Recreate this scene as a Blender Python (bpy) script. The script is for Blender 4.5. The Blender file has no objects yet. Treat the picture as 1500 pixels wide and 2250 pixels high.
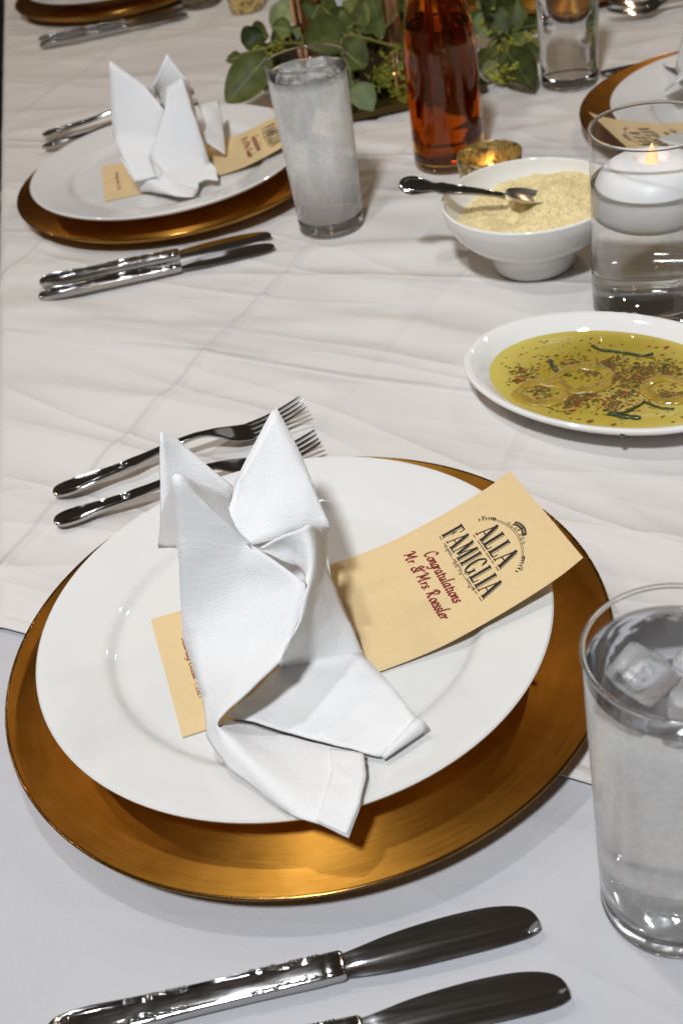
import bpy, bmesh, math, random
from mathutils import Vector, Matrix, noise
random.seed(7)
SC = bpy.context.scene
COL = SC.collection

# ------------------------------------------------------------------ camera
PITCH, ROLL, CAM_H = 0.6557, -0.186, 0.4712
fwd = Vector((0, math.cos(PITCH), -math.sin(PITCH)))
upv = Vector((0, math.sin(PITCH), math.cos(PITCH)))
rtv = Vector((1, 0, 0))
cr, sr = math.cos(ROLL), math.sin(ROLL)
right = rtv * cr + upv * sr
upc = upv * cr - rtv * sr
cam_d = bpy.data.cameras.new('camera')
cam = bpy.data.objects.new('camera', cam_d)
COL.objects.link(cam)
m = Matrix.Identity(4)
for i in range(3):
    m[i][0], m[i][1], m[i][2] = right[i], upc[i], -fwd[i]
m[0][3], m[1][3], m[2][3] = 0, 0, CAM_H
cam.matrix_world = m
cam_d.sensor_fit = 'VERTICAL'
cam_d.sensor_height = 36
cam_d.lens = 2650 / 2250 * 36
cam_d.clip_start, cam_d.clip_end = 0.02, 50
cam_d.dof.use_dof = True
cam_d.dof.focus_distance = 0.66
cam_d.dof.aperture_fstop = 13
SC.camera = cam

# ------------------------------------------------------------------ world and lamps
w = bpy.data.worlds.new('World')
SC.world = w
w.use_nodes = True
w.node_tree.nodes['Background'].inputs[0].default_value = (1, .80, .62, 1)
w.node_tree.nodes['Background'].inputs[1].default_value = 0.038


def area(name, loc, target, size, power, color, shape='DISK', size_y=None):
    d = bpy.data.lights.new(name, 'AREA')
    d.shape, d.size, d.energy, d.color = shape, size, power, color
    if size_y:
        d.size_y = size_y
    o = bpy.data.objects.new(name, d)
    COL.objects.link(o)
    o.location = loc
    d.cycles.is_caustics_light = True
    o.rotation_euler = (Vector(target) - Vector(loc)).to_track_quat('-Z', 'Y').to_euler()
    return o


area('bounced_flash', (-.34, -.62, 2.05), (.05, .95, 0), .22, 49, (.925, .965, 1.0))
area('pendant_lamp', (-.17, .66, .88), (-.05, .50, 0), .05, 1.9, (.97, .975, 1.0))
for i, (x, y, z) in enumerate([(-1.4, 1.9, 1.7), (1.3, 1.7, 1.7), (-1.7, 2.6, 1.6), (1.3, 2.7, 1.6), (-1.5, 1.3, 1.9)]):
    d = bpy.data.lights.new('ceiling_bulb', 'POINT')
    d.energy, d.color, d.shadow_soft_size = 15.0, (1, .75, .52), .025
    o = bpy.data.objects.new('ceiling_bulb', d)
    COL.objects.link(o)
    o.location = (x, y, z)
vs = SC.view_settings
vs.view_transform = 'Standard'
vs.look = 'None'
vs.exposure = 0
vs.gamma = 1
SC.cycles.use_denoising = True
SC.cycles.max_bounces = 14
SC.cycles.transmission_bounces = 14
SC.cycles.transparent_max_bounces = 12
SC.cycles.sample_clamp_indirect = 60
SC.cycles.caustics_refractive = True
SC.cycles.caustics_reflective = True
SC.cycles.blur_glossy = 0.6

# ------------------------------------------------------------------ helpers


def tag(o, label=None, cat=None, group=None, kind=None):
    for k, v in (('label', label), ('category', cat), ('group', group), ('kind', kind)):
        if v:
            o[k] = v
    return o


def empty(name, loc=(0, 0, 0), rz=0.0):
    o = bpy.data.objects.new(name, None)
    o.empty_display_size = .02
    COL.objects.link(o)
    o.location = loc
    o.rotation_euler = (0, 0, rz)
    return o


def mk(name, verts, faces, mat, parent=None, smooth=True, sharp=None):
    me = bpy.data.meshes.new(name)
    me.from_pydata([tuple(v) for v in verts], [], faces)
    me.update()
    if smooth:
        me.polygons.foreach_set('use_smooth', [True] * len(me.polygons))
        if sharp:
            me.set_sharp_from_angle(angle=math.radians(sharp))
    if mat:
        me.materials.append(mat)
    o = bpy.data.objects.new(name, me)
    COL.objects.link(o)
    if parent:
        o.parent = parent
    return o


def copy_tree(o, parent=None):
    c = o.copy()
    COL.objects.link(c)
    c.parent = parent
    for ch in list(o.children):
        copy_tree(ch, c)
    return c


def lathe_data(prof, n=64):
    vs_, fs = [], []
    rings = []
    for r, z in prof:
        if r < 1e-6:
            rings.append([len(vs_)])
            vs_.append((0, 0, z))
        else:
            rings.append(list(range(len(vs_), len(vs_) + n)))
            vs_ += [(r * math.cos(2 * math.pi * k / n), r * math.sin(2 * math.pi * k / n), z) for k in range(n)]
    for a, b in zip(rings, rings[1:]):
        for k in range(n):
            k2 = (k + 1) % n
            if len(a) == 1 and len(b) == 1:
                continue
            if len(a) == 1:
                fs.append((a[0], b[k2], b[k]))
            elif len(b) == 1:
                fs.append((a[k], a[k2], b[0]))
            else:
                fs.append((a[k], a[k2], b[k2], b[k]))
    return vs_, fs


def lathe(name, prof, mat, parent=None, n=64, sharp=40):
    """profile runs from the axis at the bottom outward and back to the axis on top"""
    v, f = lathe_data(prof, n)
    return mk(name, v, f, mat, parent, True, sharp)


def smooth_prof(pts, n=4):
    """Catmull-Rom through profile points"""
    out = []
    for i in range(len(pts) - 1):
        p0 = pts[max(i - 1, 0)]
        p1, p2 = pts[i], pts[i + 1]
        p3 = pts[min(i + 2, len(pts) - 1)]
        for k in range(n):
            t = k / n
            out.append(tuple(.5 * ((2 * p1[j]) + (-p0[j] + p2[j]) * t + (2 * p0[j] - 5 * p1[j] + 4 * p2[j] - p3[j]) * t * t
                                   + (-p0[j] + 3 * p1[j] - 3 * p2[j] + p3[j]) * t ** 3) for j in range(len(p1))))
    out.append(tuple(pts[-1]))
    return out


def tube_data(pts, radii, n=8, cap=True):
    pts = [Vector(p) for p in pts]
    if not hasattr(radii, '__len__'):
        radii = [radii] * len(pts)
    v, f = [], []
    up0 = Vector((0, 0, 1))
    for i, p in enumerate(pts):
        t = (pts[min(i + 1, len(pts) - 1)] - pts[max(i - 1, 0)]).normalized()
        a = t.cross(up0)
        if a.length < 1e-3:
            a = t.cross(Vector((0, 1, 0)))
        a.normalize()
        b = a.cross(t)
        for k in range(n):
            th = 2 * math.pi * k / n
            v.append(p + (a * math.cos(th) + b * math.sin(th)) * radii[i])
    for i in range(len(pts) - 1):
        for k in range(n):
            k2 = (k + 1) % n
            f.append((i * n + k, i * n + k2, (i + 1) * n + k2, (i + 1) * n + k))
    if cap:
        f.append(tuple(range(n))[::-1])
        f.append(tuple((len(pts) - 1) * n + k for k in range(n)))
    return v, f


class MB:
    def __init__(s):
        s.v, s.f = [], []

    def add(s, v, f):
        o = len(s.v)
        s.v += [tuple(p) for p in v]
        s.f += [tuple(i + o for i in q) for q in f]
        return s

    def build(s, name, mat, parent=None, smooth=True, sharp=None):
        return mk(name, s.v, s.f, mat, parent, smooth, sharp)


# ------------------------------------------------------------------ materials
MATS = {}


class NT:
    def __init__(s, name):
        s.m = bpy.data.materials.new(name)
        s.m.use_nodes = True
        s.t = s.m.node_tree
        s.b = s.t.nodes['Principled BSDF']
        s.tc = None

    def n(s, typ, **kw):
        nd = s.t.nodes.new(typ)
        for k, v in kw.items():
            if k.startswith('i_'):
                nd.inputs[k[2:].replace('_', ' ')].default_value = v
            else:
                setattr(nd, k, v)
        return nd

    def l(s, a, b):
        s.t.links.new(a, b)

    def coord(s, scale=(1, 1, 1)):
        if not s.tc:
            s.tc = s.n('ShaderNodeTexCoord')
        mp = s.n('ShaderNodeMapping')
        mp.inputs['Scale'].default_value = scale
        s.l(s.tc.outputs['Object'], mp.inputs[0])
        return mp.outputs[0]

    def noise(s, scale, detail=3, rough=.5, cscale=(1, 1, 1), distortion=0):
        nd = s.n('ShaderNodeTexNoise')
        nd.inputs['Scale'].default_value = scale
        nd.inputs['Detail'].default_value = detail
        nd.inputs['Roughness'].default_value = rough
        nd.inputs['Distortion'].default_value = distortion
        s.l(s.coord(cscale), nd.inputs['Vector'])
        return nd.outputs['Fac']

    def ramp(s, fac, stops):
        nd = s.n('ShaderNodeValToRGB')
        cr_ = nd.color_ramp
        while len(cr_.elements) < len(stops):
            cr_.elements.new(.5)
        for e, (p, c) in zip(cr_.elements, stops):
            e.position = p
            e.color = c if len(c) == 4 else (*c, 1)
        s.l(fac, nd.inputs[0])
        return nd.outputs[0]

    def bump(s, fac, strength, dist, prev=None):
        nd = s.n('ShaderNodeBump')
        nd.inputs['Strength'].default_value = strength
        nd.inputs['Distance'].default_value = dist
        s.l(fac, nd.inputs['Height'])
        if prev:
            s.l(prev, nd.inputs['Normal'])
        return nd.outputs[0]

    def set(s, **kw):
        names = dict(color='Base Color', rough='Roughness', metal='Metallic', ior='IOR', trans='Transmission Weight',
                     spec='Specular IOR Level', coat='Coat Weight', coat_rough='Coat Roughness', sheen='Sheen Weight',
                     sss='Subsurface Weight', ecol='Emission Color', estr='Emission Strength', aniso='Anisotropic', alpha='Alpha')
        for k, v in kw.items():
            sock = s.b.inputs[names[k]]
            if hasattr(v, 'links'):
                s.l(v, sock)
            elif isinstance(v, tuple) and len(v) == 3:
                sock.default_value = (*v, 1)
            else:
                sock.default_value = v
        return s

    def normal(s, out):
        s.l(out, s.b.inputs['Normal'])
        return s


def cloth_mat(name, col, var, weave, bumpd, crease=0.0, soft=.25):
    t = NT(name)
    big = t.noise(7, 3)
    c = t.ramp(big, [(.3, tuple(x * (1 - var) for x in col)), (.7, col)])
    t.set(color=c, rough=.85, sheen=.15, spec=.2)
    mp = t.coord()
    w1 = t.n('ShaderNodeTexWave', wave_type='BANDS', bands_direction='X')
    w2 = t.n('ShaderNodeTexWave', wave_type='BANDS', bands_direction='Y')
    for q in (w1, w2):
        q.inputs['Scale'].default_value = weave
        q.inputs['Distortion'].default_value = 1.2
        q.inputs['Detail'].default_value = 2
        t.l(mp, q.inputs['Vector'])
    ad = t.n('ShaderNodeMath', operation='ADD')
    t.l(w1.outputs['Fac'], ad.inputs[0])
    t.l(w2.outputs['Fac'], ad.inputs[1])
    b1 = t.bump(ad.outputs[0], .16, bumpd)
    b2 = t.bump(t.noise(1100, 2, .6), .5, bumpd * 1.3, b1)
    b3 = t.bump(t.noise(60, 3), soft, .0008, b2)
    if crease > .3:
        # straight pressed fold lines
        mpn = t.n('ShaderNodeMapping')
        mpn.inputs['Rotation'].default_value = (0, 0, math.radians(32.34))
        if not t.tc:
            t.tc = t.n('ShaderNodeTexCoord')
        t.l(t.tc.outputs['Object'], mpn.inputs[0])
        sxx = t.n('ShaderNodeSeparateXYZ')
        t.l(mpn.outputs[0], sxx.inputs[0])
        for ax_i, c0, per in ((0, -.5235, .28), (1, .6706, .39)):
            a1 = t.n('ShaderNodeMath', operation='SUBTRACT')
            a1.inputs[1].default_value = c0 + per * 40
            t.l(sxx.outputs[ax_i], a1.inputs[0])
            a2 = t.n('ShaderNodeMath', operation='PINGPONG')
            a2.inputs[1].default_value = per / 2
            t.l(a1.outputs[0], a2.inputs[0])
            a3 = t.n('ShaderNodeMapRange', clamp=True)
            for k, v in zip((1, 2, 3, 4), (0, .0055, 1, 0)):
                a3.inputs[k].default_value = v
            t.l(a2.outputs[0], a3.inputs[0])
            b3 = t.bump(a3.outputs[0], 1.0, .0017, b3)
    if crease:
        # pressed creases and drag wrinkles: thin ridges from folded noise, stretched along the weave
        for (rot, sc_, seed, pw, st, dist) in ((32.3, (1.6, 9, 1), 0, 9, .9, .0040), (41, (2.2, 13, 1), 5.3, 10, .7, .0030), (18, (1.2, 7, 1), 9.1, 12, .7, .0030), (-58, (.7, 2.6, 1), 3.7, 26, .8, .0030), (35, (4, 30, 1), 2.2, 4, .35, .0016)):
            if not t.tc:
                t.tc = t.n('ShaderNodeTexCoord')
            mpn = t.n('ShaderNodeMapping')
            mpn.inputs['Rotation'].default_value = (0, 0, math.radians(rot))
            t.l(t.tc.outputs['Object'], mpn.inputs[0])
            sc2 = t.n('ShaderNodeMapping')
            sc2.inputs['Scale'].default_value = sc_
            sc2.inputs['Location'].default_value = (seed, seed * 1.7, seed)
            t.l(mpn.outputs[0], sc2.inputs[0])
            nz_ = t.n('ShaderNodeTexNoise')
            nz_.inputs['Scale'].default_value = 1
            nz_.inputs['Detail'].default_value = .4
            t.l(sc2.outputs[0], nz_.inputs['Vector'])
            m1 = t.n('ShaderNodeMath', operation='SUBTRACT')
            m1.inputs[1].default_value = .5
            t.l(nz_.outputs['Fac'], m1.inputs[0])
            m2 = t.n('ShaderNodeMath', operation='ABSOLUTE')
            t.l(m1.outputs[0], m2.inputs[0])
            m3 = t.n('ShaderNodeMath', operation='MULTIPLY_ADD')
            m3.inputs[1].default_value = -2
            m3.inputs[2].default_value = 1
            t.l(m2.outputs[0], m3.inputs[0])
            m4 = t.n('ShaderNodeMath', operation='POWER')
            m4.inputs[1].default_value = pw
            t.l(m3.outputs[0], m4.inputs[0])
            b3 = t.bump(m4.outputs[0], st * crease, dist, b3)
    t.normal(b3)
    return t.m


M_cloth_far = cloth_mat('table_linen', (.655, .63, .608), .05, 300, .0003, .85)  # warmth of the far lighting is partly put into this linen colour
M_cloth_near = cloth_mat('table_linen_smooth', (.49, .49, .515), .03, 330, .0004, .28)  # white linen too; cooler, darker colour stands in for the light near the camera
M_napkin = cloth_mat('napkin_cotton', (.76, .76, .765), .02, 300, .00055, 0, .5)

t = NT('porcelain')
t.set(color=t.ramp(t.noise(12, 2), [(.3, (.675, .67, .655)), (.7, (.70, .695, .68))]), rough=.05, spec=.5)
t.normal(t.bump(t.noise(40, 2), .12, .0006))
M_porc = t.m
t = NT('bowl_porcelain')
t.set(color=t.ramp(t.noise(12, 2), [(.3, (.76, .75, .73)), (.7, (.79, .78, .76))]), rough=.05, spec=.5)
M_porc2 = t.m

t = NT('brushed_gold')
nz = t.noise(60, 4)
t.set(color=t.ramp(nz, [(.25, (.46, .215, .030)), (.75, (.60, .295, .048))]), metal=1, aniso=.88)
t.b.inputs['Anisotropic Rotation'].default_value = .25
tan = t.n('ShaderNodeTangent', direction_type='RADIAL', axis='Z')
t.l(tan.outputs[0], t.b.inputs['Tangent'])
# fine concentric brushing
sx = t.n('ShaderNodeSeparateXYZ')
t.l(t.coord(), sx.inputs[0])
pw = t.n('ShaderNodeVectorMath', operation='LENGTH')
cx = t.n('ShaderNodeCombineXYZ')
t.l(sx.outputs[0], cx.inputs[0])
t.l(sx.outputs[1], cx.inputs[1])
t.l(cx.outputs[0], pw.inputs[0])
rad = t.n('ShaderNodeCombineXYZ')
t.l(pw.outputs['Value'], rad.inputs[0])
nn = t.n('ShaderNodeTexNoise')
nn.inputs['Scale'].default_value = 900
nn.inputs['Detail'].default_value = 3
ang = t.n('ShaderNodeMath', operation='ARCTAN2')
t.l(sx.outputs[1], ang.inputs[0])
t.l(sx.outputs[0], ang.inputs[1])
am = t.n('ShaderNodeMath', operation='MULTIPLY')
am.inputs[1].default_value = .004
t.l(ang.outputs[0], am.inputs[0])
t.l(am.outputs[0], rad.inputs[1])
t.l(rad.outputs[0], nn.inputs['Vector'])
t.set(rough=t.ramp(nn.outputs['Fac'], [(.3, (.47,) * 3), (.7, (.60,) * 3)]))
t.normal(t.bump(nn.outputs['Fac'], .12, .0004))
M_gold = t.m

t = NT('polished_steel')
t.set(color=(.46, .455, .45), metal=1, rough=t.ramp(t.noise(80, 3, cscale=(1, 6, 1)), [(.3, (.07,) * 3), (.7, (.14,) * 3)]))
t.normal(t.bump(t.noise(120, 2), .03, .0003))
M_steel = t.m
t = NT('spoon_steel')
t.set(color=(.62, .60, .57), metal=1, rough=.30)
M_spoon = t.m
t = NT('steel_blade')
scr = t.noise(30, 4, .6, (.6, 14, 1))
t.set(color=(.60, .60, .61), metal=1, rough=t.ramp(scr, [(.35, (.06,) * 3), (.72, (.14,) * 3)]))
M_blade = t.m


def glass_mat(name, cond=0.0, zlo=0, zhi=.13, tint=(1, 1, 1)):
    t = NT(name)
    t.set(color=tint, trans=1, ior=1.47, rough=0.0, spec=.5)
    if cond:
        tr_ = t.n('ShaderNodeMapRange', clamp=True)
        sx = t.n('ShaderNodeSeparateXYZ')
        t.l(t.coord(), sx.inputs[0])
        z = t.n('ShaderNodeMapRange', clamp=True)
        for k, v in zip((1, 2, 3, 4), (zhi, zhi - .012, 0, 1)):
            z.inputs[k].default_value = v
        t.l(sx.outputs[2], z.inputs[0])
        z2 = t.n('ShaderNodeMapRange', clamp=True)
        for k, v in zip((1, 2, 3, 4), (zlo, zlo + .03, 0.05, 1)):
            z2.inputs[k].default_value = v
        t.l(sx.outputs[2], z2.inputs[0])
        mu = t.n('ShaderNodeMath', operation='MULTIPLY')
        t.l(z.outputs[0], mu.inputs[0])
        t.l(z2.outputs[0], mu.inputs[1])
        mu2 = t.n('ShaderNodeMath', operation='MULTIPLY')
        t.l(mu.outputs[0], mu2.inputs[0])
        t.l(t.ramp(t.noise(38, 6, .62, (1, 1, .6)), [(.30, (cond * .55,) * 3), (.70, (cond,) * 3)]), mu2.inputs[1])
        t.set(rough=mu2.outputs[0])
        for k, v in zip((1, 2, 3, 4), (.02, cond, 1, .52)):
            tr_.inputs[k].default_value = v
        t.l(mu2.outputs[0], tr_.inputs[0])
        t.set(trans=tr_.outputs[0])
        b = t.bump(t.noise(500, 3), .10 * cond, .0006)
        t.normal(b)
    return t.m


def thin_glass(name, fog=0.0, zlo=.012, zhi=.144):
    """a thin clear wall: passes light straight through, mirrors by Fresnel; fog = film of condensation"""
    t = NT(name)
    out = t.t.nodes['Material Output']
    lw = t.n('ShaderNodeLayerWeight')
    lw.inputs['Blend'].default_value = .5
    p5 = t.n('ShaderNodeMath', operation='POWER')
    p5.inputs[1].default_value = 5
    t.l(lw.outputs['Facing'], p5.inputs[0])
    fr = t.n('ShaderNodeMath', operation='MULTIPLY_ADD')      # Schlick reflectance of glass
    fr.inputs[1].default_value = .96
    fr.inputs[2].default_value = .04
    t.l(p5.outputs[0], fr.inputs[0])
    tr_ = t.n('ShaderNodeBsdfTransparent')
    tr_.inputs[0].default_value = (.965, .975, .97, 1)
    gl = t.n('ShaderNodeBsdfGlossy')
    gl.inputs['Roughness'].default_value = .02
    mx = t.n('ShaderNodeMixShader')
    t.l(fr.outputs[0], mx.inputs[0])
    t.l(tr_.outputs[0], mx.inputs[1])
    t.l(gl.outputs[0], mx.inputs[2])
    res = mx
    if fog:
        sx = t.n('ShaderNodeSeparateXYZ')
        t.l(t.coord(), sx.inputs[0])
        facs = []
        for (a, b, c, d) in ((zhi, zhi - .010, 0, 1), (zlo, zlo + .060, .15, 1)):
            z = t.n('ShaderNodeMapRange', clamp=True)
            for k, v in zip((1, 2, 3, 4), (a, b, c, d)):
                z.inputs[k].default_value = v
            t.l(sx.outputs[2], z.inputs[0])
            facs.append(z.outputs[0])
        n1 = t.ramp(t.noise(26, 4, .5, (1, 1, .40)), [(.30, (fog * .55,) * 3), (.70, (fog,) * 3)])
        drops = t.ramp(t.noise(420, 2, .5), [(.42, (.92,) * 3), (.60, (1.06,) * 3)])
        facs += [n1, drops]
        cur = facs[0]
        for q in facs[1:]:
            m_ = t.n('ShaderNodeMath', operation='MULTIPLY')
            t.l(cur, m_.inputs[0])
            t.l(q, m_.inputs[1])
            cur = m_.outputs[0]
        df = t.n('ShaderNodeBsdfDiffuse')
        tl = t.n('ShaderNodeBsdfTranslucent')
        for q in (df, tl):
            q.inputs[0].default_value = (.97, .97, .97, 1)
        ms = t.n('ShaderNodeMixShader')
        ms.inputs[0].default_value = .15
        t.l(df.outputs[0], ms.inputs[1])
        t.l(tl.outputs[0], ms.inputs[2])
        mf = t.n('ShaderNodeMixShader')
        t.l(cur, mf.inputs[0])
        t.l(mx.outputs[0], mf.inputs[1])
        t.l(ms.outputs[0], mf.inputs[2])
        res = mf
    t.l(res.outputs[0], out.inputs['Surface'])
    return t.m


M_thin = thin_glass('thin_glass')
M_thinfog = thin_glass('thin_glass_fogged', .70)
M_glass = glass_mat('clear_glass')
t = NT('water')
t.set(color=(.985, .99, 1), trans=1, ior=1.333, rough=.0)
M_water = t.m
t = NT('cloudy_water')
t.set(color=(.98, .985, .99), trans=.97, ior=1.333, rough=.04)
t.normal(t.bump(t.noise(60, 2), .08, .003))
M_icewater = t.m
t = NT('ice')
t.set(color=(.96, .97, .98), trans=.86, ior=1.2, rough=t.ramp(t.noise(60, 4), [(.35, (.02,) * 3), (.65, (.4,) * 3)]))
t.normal(t.bump(t.noise(90, 3), .5, .003))
M_ice = t.m

t = NT('card_paper')
t.set(color=t.ramp(t.noise(350, 3), [(.3, (.66, .495, .265)), (.7, (.69, .52, .285))]), rough=.75, spec=.25)
t.normal(t.bump(t.noise(700, 3), .15, .0002))
M_card = t.m
t = NT('black_ink')
t.set(color=(.012, .010, .010), rough=.6)
M_ink = t.m
t = NT('red_ink')
t.set(color=(.19, .008, .012), rough=.6)
M_red = t.m

t = NT('amber_glass')
t.set(color=(.86, .43, .05), trans=1, ior=1.45, rough=.01)
M_amber = t.m
t = NT('red_wine_liquid')
t.set(color=(.84, .52, .17), trans=1, ior=1.34, rough=.0)
M_wine = t.m
t = NT('dried_stem')
t.set(color=(.16, .02, .012), rough=.7)
M_stemred = t.m

t = NT('mercury_glass')
sp = t.noise(160, 5, .7)
t.set(color=t.ramp(sp, [(.40, (.10, .07, .025)), (.52, (.78, .60, .24))]), metal=.85,
      rough=t.ramp(sp, [(.4, (.5,) * 3), (.6, (.16,) * 3)]), coat=.6, coat_rough=.03)
M_merc = t.m
t = NT('copper')
t.set(color=(.82, .47, .28), metal=1, rough=t.ramp(t.noise(40, 3), [(.3, (.16,) * 3), (.7, (.3,) * 3)]))
M_copper = t.m
t = NT('gold_mirror')
t.set(color=t.ramp(t.noise(25, 3), [(.3, (.30, .20, .07)), (.7, (.42, .30, .12))]), metal=1, rough=.06)
M_mirror = t.m
t = NT('polished_gold')
t.set(color=(.30, .165, .045), metal=1, rough=.2)
M_bead = t.m
t = NT('dark_border')
t.set(color=(.10, .07, .03), metal=1, rough=.2)
M_border = t.m
t = NT('candle_wax')
t.set(color=(.80, .79, .79), rough=.4, sss=.25)
t.b.inputs['Subsurface Radius'].default_value = (.01, .008, .007)
M_wax = t.m


def emit(name, col, strength):
    t = NT(name)
    t.set(color=col, rough=.5, ecol=col, estr=strength)
    return t.m


M_led = emit('led_flame', (1, .60, .30), .62)
M_flame = emit('flame', (1, .55, .16), 9)

t = NT('cheese')
t.set(color=t.ramp(t.noise(420, 4, .6), [(.3, (.70, .56, .27)), (.7, (.84, .74, .45))]), rough=.8, sss=.1)
t.b.inputs['Subsurface Radius'].default_value = (.004, .003, .001)
t.normal(t.bump(t.noise(700, 3), .6, .0012))
M_cheese = t.m
t = NT('olive_oil')
vl_ = t.n('ShaderNodeVectorMath', operation='LENGTH')
t.l(t.coord((1, 1, 0)), vl_.inputs[0])
mr_ = t.n('ShaderNodeMapRange', clamp=True)
for k, v in zip((1, 2, 3, 4), (.045, .080, 0, 1)):
    mr_.inputs[k].default_value = v
t.l(vl_.outputs['Value'], mr_.inputs[0])
mxo = t.n('ShaderNodeMix', data_type='RGBA')
t.l(mr_.outputs[0], mxo.inputs[0])
t.l(t.ramp(t.noise(16, 3), [(.3, (.36, .255, .025)), (.7, (.47, .355, .055))]), mxo.inputs[6])
mxo.inputs[7].default_value = (.62, .51, .12, 1)
t.set(color=mxo.outputs[2], rough=.06, coat=1, coat_rough=.02, ior=1.47)
M_oil = t.m
t = NT('pepper_ring')
t.set(color=t.ramp(t.noise(120, 3), [(.3, (.27, .17, .018)), (.7, (.42, .29, .045))]), rough=.12, coat=.9, sss=.2)
t.b.inputs['Subsurface Radius'].default_value = (.004, .002, .001)
t.normal(t.bump(t.noise(160, 3), .5, .001))
M_ring = t.m
t = NT('basil')
t.set(color=t.ramp(t.noise(200, 3), [(.3, (.02, .032, .008)), (.7, (.06, .08, .02))]), rough=.25, coat=.5)
M_basil = t.m
FLK = []
for nm, c in (('herb_flake_green', (.05, .055, .010)), ('herb_flake_brown', (.16, .08, .015)), ('herb_flake_red', (.24, .03, .010))):
    t = NT(nm)
    t.set(color=c, rough=.35, coat=.3)
    FLK.append(t.m)


def leaf_mat(name, c1, c2, rough=.55):
    t = NT(name)
    oi = t.n('ShaderNodeObjectInfo')
    hs_ = t.n('ShaderNodeHueSaturation')
    vr = t.n('ShaderNodeMapRange')
    vr.inputs[3].default_value, vr.inputs[4].default_value = .75, 1.75
    t.l(oi.outputs['Random'], vr.inputs[0])
    t.l(vr.outputs[0], hs_.inputs['Value'])
    hr = t.n('ShaderNodeMapRange')
    hr.inputs[3].default_value, hr.inputs[4].default_value = .515, .48
    t.l(oi.outputs['Random'], hr.inputs[0])
    t.l(hr.outputs[0], hs_.inputs['Hue'])
    t.l(t.ramp(t.noise(60, 4), [(.3, c1), (.7, c2)]), hs_.inputs['Color'])
    t.set(color=hs_.outputs[0], rough=rough, spec=.3)
    t.normal(t.bump(t.noise(150, 3), .2, .0012))
    return t.m


M_leafd = leaf_mat('eucalyptus_dark', (.022, .031, .005), (.060, .076, .016))
M_leafm = leaf_mat('eucalyptus_mid', (.055, .072, .015), (.12, .14, .038))
M_leafl = leaf_mat('eucalyptus_pale', (.13, .17, .075), (.20, .24, .12))
M_sprig = leaf_mat('seeded_sprig', (.16, .17, .015), (.30, .30, .035))
M_twig = leaf_mat('twig', (.14, .13, .03), (.22, .20, .06))
t = NT('dark_floor')
t.set(color=t.ramp(t.noise(6, 4), [(.3, (.012, .010, .009)), (.7, (.03, .025, .02))]), rough=.5)
M_floor = t.m
t = NT('table_wood')
t.set(color=t.ramp(t.noise(5, 4, cscale=(1, 9, 1)), [(.3, (.08, .045, .025)), (.7, (.14, .08, .04))]), rough=.5)
M_wood = t.m

# ------------------------------------------------------------------ setting: floor, table, two tablecloths
fl = mk('floor', [(-6, -6, -.76), (6, -6, -.76), (6, 8, -.76), (-6, 8, -.76)], [(0, 1, 2, 3)], M_floor, smooth=False)
tag(fl, kind='structure')

T = Vector((-.1051, .9945, 0))           # along the table
E0 = Vector((-.2605, .8947, 0))          # a point of the left table edge
NX = Vector((.9945, .1051, 0))           # across the table
S0 = Vector((-.217, .564, 0))            # the hem of the far cloth runs through S0 along SD
SD = Vector((.845, -.535, 0))
E1, E2 = SD, Vector((.535, .845, 0))


def box_data(x0, x1, y0, y1, z0, z1):
    v = [(x, y, z) for z in (z0, z1) for y in (y0, y1) for x in (x0, x1)]
    return v, [(0, 2, 3, 1), (4, 5, 7, 6), (0, 1, 5, 4), (2, 6, 7, 3), (0, 4, 6, 2), (1, 3, 7, 5)]


tb = empty('dining_table', (E0.x, E0.y, -.75), math.atan2(NX.y, NX.x))
tag(tb, 'long dining table hidden under the white tablecloths', 'table')
mk('table_top', *box_data(.008, 1.15, -1.15, 2.55, .715, .742), M_wood, tb, False)
for x in (.06, 1.03):
    for y in (-1.05, 2.4):
        mk('leg', *box_data(x, x + .06, y, y + .06, 0, .715), M_wood, tb, False)


def ridge(d, w_):
    a = abs(d) / w_
    return max(0.0, 1 - a) ** 1.6


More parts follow.
